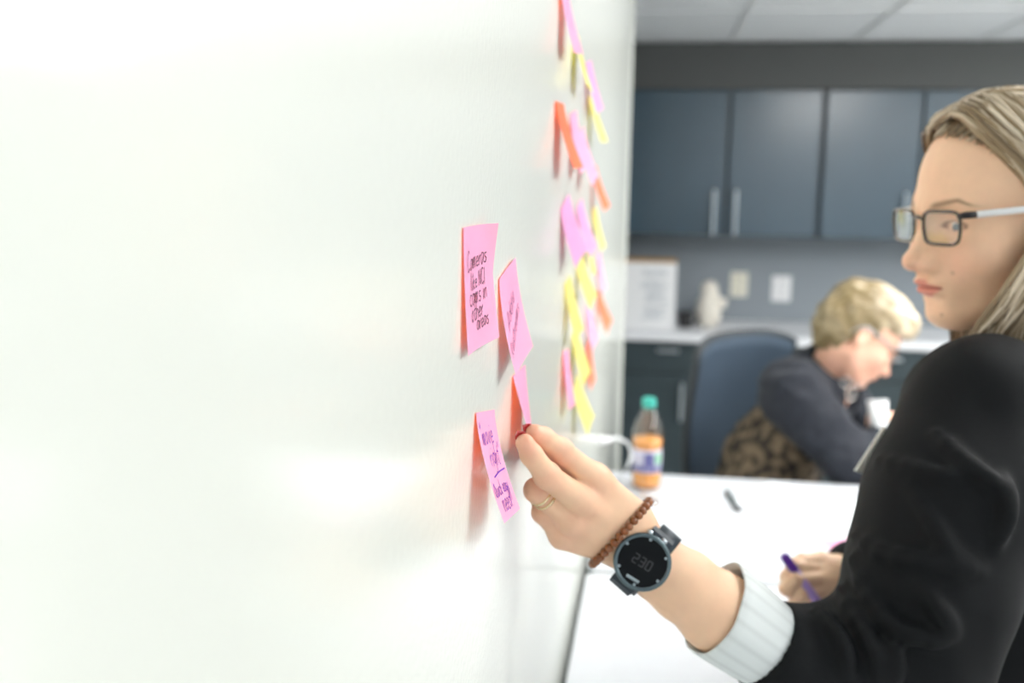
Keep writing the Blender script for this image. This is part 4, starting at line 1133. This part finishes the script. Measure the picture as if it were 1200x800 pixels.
# the purple marker in her right hand
M['purple'] = mat('purple_plastic', (0.09, 0.015, 0.28), 0.35, noise=(60, 0.08))
M['lav'] = mat('pale_purple_barrel', (0.34, 0.22, 0.5), 0.35, noise=(60, 0.08))
a, b = P(918, 650, 1.236), P(931, 668, 1.236); d_ = unit(b - a)
mk = empty('marker_pen', b); tag(mk, 'purple felt marker held in the standing woman\'s right hand', 'pen')
kid(MB().tube([a, a + d_ * .002, b - d_ * .0005, b], [.0042, .0058, .0062, .0062], 14).build('cap', M['purple'], None, True), mk)
kid(MB().tube([b, b + d_ * 0.03, b + d_ * 0.062, b + d_ * 0.072], [.0055, .0055, .0052, .003], 14).build('barrel', M['lav'], None, True), mk)

# ================================================================== things on the tables
def lay(px, py, z=None): return on_plane(px, py, 2, TZ if z is None else z)
M['pet'] = clear_mat('clear_bottle_plastic', (0.93, 0.95, 0.95), 0.10, 0.06)
M['teal'] = mat('teal_cap', (0.05, 0.42, 0.35), 0.4, noise=(60, 0.05))
M['tea'] = mat('orange_drink', (0.85, 0.33, 0.05), 0.2, noise=(20, 0.05))
M['label'] = mat('bottle_label', (0.62, 0.60, 0.72), 0.4, noise=(20, 0.25))
M['label_blue'] = mat('label_blue_band', (0.12, 0.12, 0.30), 0.4, noise=(30, 0.3))
M['label_green'] = mat('label_green_leaf', (0.18, 0.45, 0.25), 0.4, noise=(30, 0.2))
c = lay(757, 571)
t = empty('drink_bottle', (c[0], c[1], TZ)); tag(t, 'half-full plastic bottle of orange drink with a teal cap on the white table', 'bottle')
prof = [(0.022, 0.001), (0.030, 0.003), (0.0335, 0.012), (0.0335, 0.03), (0.0318, 0.04), (0.0318, 0.095), (0.0342, 0.105), (0.0342, 0.128), (0.031, 0.145), (0.022, 0.165), (0.0145, 0.180), (0.0125, 0.186), (0.0125, 0.192)]
MB().lathe(prof, 32).build('shell', M['pet'], t, True)
MB().lathe([(0.020, 0.003), (0.0285, 0.006), (0.0318, 0.014), (0.0318, 0.03), (0.0302, 0.04), (0.0302, 0.095), (0.0325, 0.105), (0.0325, 0.116)], 32).build('drink', M['tea'], t, True)
MB().lathe([(0.0322, 0.042), (0.0323, 0.094)], 32, cap=(False, False)).build('label', M['label'], t, True)
def arc(r_, a0, a1, z0, z1, n=10):
    return MB().loft([[(r_ * math.cos(a), r_ * math.sin(a), z) for a in np.linspace(a0, a1, n)] for z in (z0, z1)], False)
arc(0.0325, R(190), R(350), 0.044, 0.060).build('label_band', M['label_blue'], t, True)
arc(0.0327, R(258), R(300), 0.060, 0.088).build('label_figure', M['label_blue'], t, True)
arc(0.0328, R(305), R(335), 0.062, 0.086).build('label_leaf', M['label_green'], t, True)
kn = MB()
n_ = 40
kn.loft([[((r_ + (0.0004 if (j % 2) else 0)) * math.cos(2 * math.pi * j / n_), (r_ + (0.0004 if (j % 2) else 0)) * math.sin(2 * math.pi * j / n_), z) for j in range(n_)] for r_, z in ((0.0150, 0.188), (0.0152, 0.190), (0.0150, 0.206), (0.0135, 0.2085))])
kn.build('cap', M['teal'], t)
# crumpled clear wrapper in front of the bottle
c = lay(748, 588)
def wrap(p):
    return np.maximum(ell(p, (0, 0, 0.004), (0.05, 0.035, 0.016)) + vnoise(p * 90) * 0.006 + vnoise(p * 35 + 5) * 0.008, 0.0006 - p[:, 2])
V, Q = nets(wrap, (-0.08, -0.07, -0.01), (0.08, 0.07, 0.04), 0.004)
M['film'] = clear_mat('clear_film', (0.97, 0.98, 0.98), 0.2, 0.1)
o = np_mesh('plastic_wrapper', V, Q, M['film']); o.location = (c[0], c[1], TZ); tag(o, 'crumpled clear plastic wrapper in front of the bottle', 'wrapper')
# white cable coming off the wall behind the bottle
c0 = on_plane(700, 512, 0, 0.012); c0[1] = 2.26; c0[2] = lay(738, 548)[2] + 0.075
M['cable'] = mat('white_cable', (0.8, 0.82, 0.84), 0.4, noise=(60, 0.03))
e_ = lay(733, 556); e_[2] = TZ + 0.003
m_ = P(738, 522, 2.24)
cb_ = MB().tube(bez([P(707, 516, 2.2), P(722, 513, 2.22), P(735, 519, 2.24), P(740, 532, 2.24), P(736, 546, 2.24), e_, lay(745, 562) + (0, 0, .003)], 40), 0.0032, 8)
t = empty('charging_cable', e_); tag(t, 'white charging cable looping down to the table left of the bottle', 'cable')
kid(cb_.build('cord', M['cable'], None, True), t)
pa = P(707, 516, 2.2); pb = P(722, 513.3, 2.22); pc = pa * 1.0; pc[0] = 0.0005
kid(MB().tube([pa + unit(pb - pa) * 0.024, pa, pc * .3 + pa * .7, pc], [.0055, .008, .009, .011], 12).build('plug', M['white_plastic'], None, True), t)
# dark pen lying on the table
a, b = lay(851, 577), lay(866, 600); a[2] = b[2] = TZ + 0.0062; d_ = unit(b - a)
pn = empty('ballpoint_pen', (a + b) / 2); tag(pn, 'dark grey pen lying on the white table', 'pen')
M['pen'] = mat('dark_grey_pen', (0.09, 0.115, 0.12), 0.4, noise=(60, 0.1))
kid(MB().tube([a, a + d_ * 0.01, b - d_ * .03, b - d_ * .03], [.0035, .0058, .0058, .0058], 12).build('barrel', M['pen'], None, True), pn)
kid(MB().tube([b - d_ * .03, b - d_ * .002, b], [.0061, .0061, .004], 12).build('cap', M['black'], None, True), pn)
kid(MB().tube([b - d_ * .004 + (0, 0, .006), b - d_ * .04 + (0, 0, .0075)], [(.0008, .002)] * 2, 6).build('clip', M['steel'], None, True), pn)
# sheets of paper and a pink note lying on the table
M['sheet'] = mat('white_sheet', (0.80, 0.84, 0.88), 0.7, noise=(30, 0.015))
def sheet(name, px, py, w, h_, rot, m_, label, cat, z):
    c = lay(px, py); n_ = 8; V, F = [], []
    for j in range(n_ + 1):
        for i in range(n_ + 1):
            u, v = (i / n_ - .5) * w, (j / n_ - .5) * h_
            V.append((u * math.cos(rot) - v * math.sin(rot), u * math.sin(rot) + v * math.cos(rot), 0.0006 + 0.003 * (max(0, abs(i / n_ - .5) - .3) ** 2) * 6))
    F = [(j * (n_ + 1) + i, j * (n_ + 1) + i + 1, (j + 1) * (n_ + 1) + i + 1, (j + 1) * (n_ + 1) + i) for j in range(n_) for i in range(n_)]
    o = mesh(name, V, F, m_, None, True); o.location = (c[0], c[1], TZ + z); tag(o, label, cat); return o
sheet('paper_sheet', 955, 592, 0.21, 0.297, R(60), M['sheet'], 'white sheet of paper on the table in front of the seated woman', 'paper', 0.0)
sheet('sticky_note', 992, 640, 0.076, 0.076, R(20), PINK, 'pink sticky note lying flat on the white table by the black sleeve', 'sticky note', 0.0006)

# ================================================================== the blue office chair behind the table
M['chair_fab'] = mat('blue_grey_mesh_fabric', (0.032, 0.055, 0.085), 0.75, noise=(250, 0.25), bump=(700, 0.3, 0.0008))
M['chair_plastic'] = mat('dark_chair_plastic', (0.02, 0.026, 0.032), 0.45, noise=(60, 0.1))
cf = unit((0.72, -0.69, 0)); cl = np.array([-cf[1], cf[0], 0])
bcn = P(873, 470, 2.80); org = bcn + cf * 0.23; org[2] = 0
ztop = P(873, 390, 2.80)[2]
ch = empty('office_chair', org, (0, 0, math.atan2(cf[1], cf[0]))); tag(ch, 'blue-grey tall office chair behind the seated woman', 'chair')
SZ = 0.545
def back_grid(th, w, h0, h1, x0):
    bm = MB(); n, m_ = 18, 14; fr, bk = [], []
    for j in range(m_ + 1):
        v = j / m_
        for i in range(n + 1):
            u = i / n * 2 - 1
            z = h0 + (h1 - h0) * v - 0.028 * (abs(u) ** 4) * v
            ww = w * (0.90 + 0.10 * math.sin(math.pi * min(1, v * 1.1)))
            y = u * ww / 2; x = x0 - 0.03 * math.sin(math.pi * v) + 0.05 * u * u - 0.05 * v
            fr.append((x + th / 2, y, z)); bk.append((x - th / 2, y, z))
    N_ = (n + 1) * (m_ + 1); V = fr + bk; F = []
    for j in range(m_):
        for i in range(n):
            a = j * (n + 1) + i; F.append((a, a + 1, a + n + 2, a + n + 1)); F.append((N_ + a, N_ + a + n + 1, N_ + a + n + 2, N_ + a + 1))
    ed = [i for i in range(n + 1)] + [(j + 1) * (n + 1) + n for j in range(m_)] + [m_ * (n + 1) + i for i in range(n - 1, -1, -1)] + [j * (n + 1) for j in range(m_ - 1, 0, -1)]
    for k in range(len(ed)):
        a, b = ed[k], ed[(k + 1) % len(ed)]; F.append((b, a, N_ + a, N_ + b))
    return V, F, [fr[i] for i in ed]
V, F, edge = back_grid(0.022, 0.46, SZ + 0.09, ztop - 0.006, -0.23)
mesh('backrest', V, F, M['chair_fab'], ch, True)
MB().tube([np.array(q) - (0.011, 0, 0) for q in edge + edge[:2]], 0.012, 8, (False, False)).build('back_frame', M['chair_plastic'], ch, True)
MB().tube(bez([(-0.05, 0, SZ - 0.03), (-0.25, 0, SZ - 0.03), (-0.30, 0, SZ + 0.06), (-0.29, 0, SZ + 0.25)], 14), [(0.03, 0.015)] * 14, 10).build('back_support', M['chair_plastic'], ch, True)
def seat_f(p):
    q = np.abs(p - np.array([0.02, 0, SZ - 0.03], np.float32)) - np.array([0.2, 0.19, 0.012], np.float32)
    return np.sqrt((np.maximum(q, 0) ** 2).sum(1)) - 0.035 + 0.006 * np.cos(p[:, 1] * 10)
V, Q = nets(seat_f, (-0.28, -0.28, SZ - 0.12), (0.3, 0.28, SZ + 0.06), 0.012); np_mesh('seat', V, Q, M['chair_fab'], ch)
for s in (-1, 1):
    ar = MB().tube(bez([(-0.02, s * 0.2, SZ - 0.05), (-0.02, s * 0.275, SZ - 0.03), (-0.02, s * 0.285, SZ + 0.1), (0.0, s * 0.285, SZ + 0.185)], 12), [(0.022, 0.012)] * 12, 10).build('armrest', M['chair_plastic'], ch, True)
    MB().box((-0.14, s * 0.285 - 0.04, SZ + 0.185), (0.13, s * 0.285 + 0.04, SZ + 0.215), 0.012).build('arm_pad', M['chair_plastic'], ar)
MB().lathe([(0.03, 0.12), (0.03, 0.38), (0.016, 0.385), (0.016, SZ - 0.07)], 18).build('gas_column', M['metal_dark'], ch, True)
MB().tube([(0.21 * math.cos(a), 0.21 * math.sin(a), 0.30) for a in np.linspace(0, 2 * math.pi * 41 / 40, 42)], 0.011, 8, (False, False)).build('foot_ring', M['steel'], ch, True)
for k in range(3):
    a = 2 * math.pi * k / 3; MB().tube([(0.02 * math.cos(a), 0.02 * math.sin(a), 0.30), (0.21 * math.cos(a), 0.21 * math.sin(a), 0.30)], 0.008, 8).build('ring_spoke', M['steel'], ch, True)
for k in range(5):
    a = 2 * math.pi * k / 5 + 0.3; c_, s_ = math.cos(a), math.sin(a)
    b = MB().tube([(0.02 * c_, 0.02 * s_, 0.13), (0.2 * c_, 0.2 * s_, 0.10), (0.31 * c_, 0.31 * s_, 0.075)], [(0.026, 0.03), (0.018, 0.024), (0.012, 0.02)], 10).build('base_leg', M['chair_plastic'], ch, True)
    w = MB()
    for q in (-1, 1):
        cx_ = np.array([0.31 * c_ - s_ * 0.014 * q, 0.31 * s_ + c_ * 0.014 * q, 0.028]); ax_ = np.array([-s_, c_, 0])
        w.tube([cx_ - ax_ * 0.009, cx_ + ax_ * 0.009], 0.027, 16)
    w.tube([(0.31 * c_ , 0.31 * s_, 0.03), (0.31 * c_, 0.31 * s_, 0.075)], 0.008, 8)
    w.build('castor', M['black'], b)

# ================================================================== the seated woman
f2 = unit(0.79 * CR - 0.61 * CU - 0.06 * CF); u2 = 0.61 * CR + 0.79 * CU
H2 = Head(P(1007, 393, 2.5), frame_from(f2, u2), 1.0)
N2 = P(968, 446, 2.57); S2 = P(930, 462, 2.44); S2b = P(962, 440, 2.76)
E2 = P(992, 540, 2.37); W2 = P(1044, 512, 2.42); HN = P(1046, 496, 2.425)
E2b = P(1030, 520, 2.76); W2b = P(1085, 520, 2.62)
CUPB, CUPT = P(1030, 504, 2.40), P(1028, 470, 2.40)
def body2(p):
    d = H2.field(p)
    d = smin(d, chain(p, [H2.w((-0.02, 0, -0.05))[0], N2], [0.048, 0.056], .02), 0.02)
    d = smin(d, chain(p, [S2, E2, W2], [.05, .042, .027], .02), .03)
    d = smin(d, ell(p, (S2 + S2b) / 2 + (0, 0, -0.05), (0.10, 0.15, 0.09)), .04)
    hnd = chain(p, [W2, HN], [.025, .02], .01)
    for k in range(4):
        b_ = HN + CU * (0.016 - 0.011 * k) - CF * 0.004
        hnd = smin(hnd, chain(p, [b_, b_ - CR * 0.022 + CF * 0.012, b_ - CR * 0.046 + CF * 0.014, b_ - CR * 0.06 - CF * 0.004], [.0105, .0095, .0085, .0075], .003), .002)
    hnd = smin(hnd, chain(p, [HN + CU * .012, HN + CU * .018 - CR * .012 - CF * .022, HN + CU * .016 - CR * .034 - CF * .03], [.012, .0105, .0085], .004), .004)
    d = smin(d, hnd, .008)
    d = smin(d, chain(p, [S2b, E2b, W2b], [.05, .042, .026], .02), .03)
    t_ = unit(W2b - E2b); sd_ = unit(np.cross(t_, (0, 0, 1))); kn_ = W2b + t_ * 0.085
    h2 = None
    for k in range(4):
        o_ = sd_ * (0.027 - 0.018 * k); ln = (0.9, 1.0, 0.95, 0.75)[k]
        d = smin(d, cone(p, W2b, kn_ + o_, .02, .0115), .012)
        c_ = chain(p, [kn_ + o_, kn_ + o_ * 1.1 + t_ * .04 * ln + (0, 0, -.004), kn_ + o_ * 1.1 + t_ * .062 * ln + (0, 0, -.018), kn_ + o_ * 1.05 + t_ * .075 * ln + (0, 0, -.034)], [.0105, .0092, .0083, .007], .003)
        h2 = c_ if h2 is None else smin(h2, c_, .0015)
    h2 = smin(h2, chain(p, [W2b + t_ * .03 + sd_ * .02, W2b + t_ * .07 + sd_ * .047 + (0, 0, -.01), W2b + t_ * .105 + sd_ * .05 + (0, 0, -.02)], [.014, .011, .0085], .004), .004)
    d = smin(d, h2, .005)
    return d
lo = np.minimum.reduce([S2, E2, W2, S2b, E2b, W2b, N2]) - 0.10; hi = np.maximum.reduce([S2, E2, W2, S2b, E2b, W2b, N2, H2.o + 0.06]) + 0.13
V, Q = nets(body2, lo, hi + (0.12, 0, 0), 0.0042)
hip = P(868, 640, 2.66)
person2 = empty('person', (hip[0], hip[1], 0.0)); tag(person2, 'seated woman with short blonde hair and dark cardigan leaning over, facing right', 'person')
SK2 = (0.80, 0.46, 0.33)
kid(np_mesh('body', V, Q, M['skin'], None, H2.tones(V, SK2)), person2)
def hair2(q):
    d = ell(q, (-0.014, 0, 0.045), (0.107, 0.088, 0.096))
    d = smin(d, ell(q, (0.058, 0.0, 0.082), (0.052, 0.072, 0.042)), 0.03)
    d = smin(d, ell(q, (-0.055, 0, -0.01), (0.055, 0.074, 0.075)), 0.03)
    fz = np.interp(q[:, 2], [-0.12, -0.03, 0.0, 0.03, 0.055, 0.09], [-0.045, -0.02, 0.012, 0.03, 0.075, 0.2])
    d = smax(d, q[:, 0] - fz, 0.012)
    return d + 0.008 * vnoise(q * 28) + 0.006 * vnoise(q * np.array([40, 90, 60], np.float32) + 7)
V, Q = nets(hair2, (-0.16, -0.13, -0.12), (0.15, 0.13, 0.17), 0.0042)
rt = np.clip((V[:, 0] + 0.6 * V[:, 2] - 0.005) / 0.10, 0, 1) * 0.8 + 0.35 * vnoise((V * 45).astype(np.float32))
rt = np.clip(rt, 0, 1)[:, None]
hc2 = np.array([0.19, 0.14, 0.065]) * (1 - rt) + np.array([0.68, 0.57, 0.40]) * rt           # darker towards the nape, paler towards the fringe
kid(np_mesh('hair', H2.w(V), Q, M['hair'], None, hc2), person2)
M['cardigan'] = mat('dark_slate_cardigan', (0.011, 0.014, 0.022), 0.85, noise=(120, 0.25), bump=(500, 0.3, 0.001), sheen=0.04)
def vest_mat():
    mt = mat('brown_patterned_vest', (0.08, 0.06, 0.04), 0.9, bump=(300, 0.4, 0.002)); nt = mt.node_tree; b = nt.nodes['Principled BSDF']
    tc = nt.nodes.new('ShaderNodeTexCoord'); v = nt.nodes.new('ShaderNodeTexNoise'); v.inputs['Scale'].default_value = 34; v.inputs['Detail'].default_value = 2
    nt.links.new(tc.outputs['Object'], v.inputs['Vector'])
    cr = nt.nodes.new('ShaderNodeValToRGB'); cr.color_ramp.elements[0].position = 0.4; cr.color_ramp.elements[0].color = (0.014, 0.011, 0.010, 1)
    cr.color_ramp.elements[1].position = 0.62; cr.color_ramp.elements[1].color = (0.17, 0.125, 0.08, 1)
    nt.links.new(v.outputs['Fac'], cr.inputs[0]); nt.links.new(cr.outputs[0], b.inputs['Base Color']); return mt
M['vest'] = vest_mat()
def vest(p):
    d = chain(p, [P(945, 480, 2.60), P(905, 540, 2.62), hip], [.105, .115, .135], .06)
    d = smin(d, chain(p, [P(930, 520, 2.50), P(890, 590, 2.54)], [.07, .09], .04), .05)
    return d + 0.004 * vnoise(p * 30)
V, Q = nets(vest, np.minimum(hip, P(945, 480, 2.6)) - 0.2, np.maximum(hip, P(945, 480, 2.6)) + 0.2, 0.008)
kid(np_mesh('vest', V, Q, M['vest']), person2)
def cardigan(p):
    d = chain(p, [S2, P(962, 502, 2.40), E2], [.075, .068, .060], .03)
    d = smin(d, chain(p, [E2, W2 - unit(W2 - E2) * .02], [.064, .046], .03), .02)
    d = smin(d, cone(p, S2, S2b, .078, .07), .05)
    d = smin(d, chain(p, [P(960, 452, 2.58), P(938, 492, 2.61)], [.105, .112], .04), .05)
    d = smin(d, chain(p, [S2b, E2b, W2b], [.078, .06, .044], .03), .03)
    d = smin(d, cone(p, N2 - (0.0, 0, 0.02), N2 + (0.015, 0, 0.035), .082, .07), .03)
    d = d + 0.008 * vnoise(p * np.array([16, 22, 30], np.float32) + 1.5) + 0.004 * vnoise(p * 45)
    d = smax(d, -cone(p, N2 - (0.01, 0, 0.02), H2.w((-0.01, 0, -0.06))[0], .052, .062), .006)
    d = smax(d, -cone(p, P(1000, 462, 2.5), P(1010, 490, 2.52), .03, .02), .01)
    return d
V, Q = nets(cardigan, lo - 0.1, hi + (0.1, 0.1, -0.02), 0.0062)
kid(np_mesh('cardigan', V, Q, M['cardigan']), person2)
ff = unit((0.8, -0.25, 0))
def legs2(p):
    d = ell(p, hip + (0, 0, -0.03), (0.15, 0.16, 0.11))
    for s in (-1, 1):
        a = hip + np.array([0, 0.085 * s, -0.03]); k = a + ff * 0.40 + (0, 0, -0.005); ft = k + np.array([-0.12, 0, 0]); ft[2] = 0.345
        d = smin(d, chain(p, [a, k, ft], [.085, .062, .045], .03), .02)
    return d
V, Q = nets(legs2, hip - (0.25, 0.45, 0.6), hip + (0.7, 0.45, 0.2), 0.012); kid(np_mesh('trousers', V, Q, M['trouser']), person2)
for s in (-1, 1):
    a = hip + np.array([0, 0.085 * s, 0]) + ff * 0.40 + (-0.12, 0, 0); a[2] = 0.315
    V, Q = nets(lambda p: np.maximum(smin(ell(p, a + ff * 0.07, (0.12, 0.04, 0.034)), ell(p, a + (0, 0, .03), (0.05, 0.038, 0.05)), .02), 0.312 - p[:, 2]), a - 0.2, a + 0.22, 0.008)
    kid(np_mesh('shoe', V, Q, M['shoe']), person2)
M['dim_steel'] = mat('thin_grey_frame', (0.3, 0.3, 0.3), 0.35, metal=0.6, noise=(60, 0.1))
spectacles(H2, 'thin silver-rimmed glasses on the seated woman', M['dim_steel'], M['dim_steel'], 0.0009, 0.046, 0.034)
nl = empty('ring_necklace', P(1003, 447, 2.47)); tag(nl, 'necklace of large silver rings on the seated woman', 'necklace')
M['silver'] = mat('silver_ring', (0.8, 0.76, 0.72), 0.25, metal=0.8, noise=(80, 0.05))
for (px, py, d) in ((984, 431, 2.49), (1004, 447, 2.465), (997, 463, 2.45), (991, 448, 2.47)):
    c = P(px, py, d)
    kid(MB().tube([c + CR * 0.0115 * math.cos(a) + CU * 0.0115 * math.sin(a) for a in np.linspace(0, 2 * math.pi * 25 / 24, 26)], 0.0019, 6, (False, False)).build('link', M['silver'], None, True), nl)
cu = empty('paper_cup', CUPB); tag(cu, 'white paper cup in the seated woman\'s hand', 'cup')
cup_rot = Vector(CUPT - CUPB).to_track_quat('Z', 'Y'); hcup = float(np.linalg.norm(CUPT - CUPB))
cu.rotation_mode = 'QUATERNION'; cu.rotation_quaternion = cup_rot
MB().lathe([(0.0185, 0), (0.0195, 0.001), (0.024, hcup), (0.0228, hcup), (0.0180, 0.004), (0.0005, 0.004)], 24).build('wall', M['white_plastic'], cu, True)
MB().lathe([(0.0236, hcup - .001), (0.0252, hcup), (0.0252, hcup + .002), (0.0232, hcup + .0015)], 24, cap=(False, False)).build('rim', M['white_plastic'], cu, True)
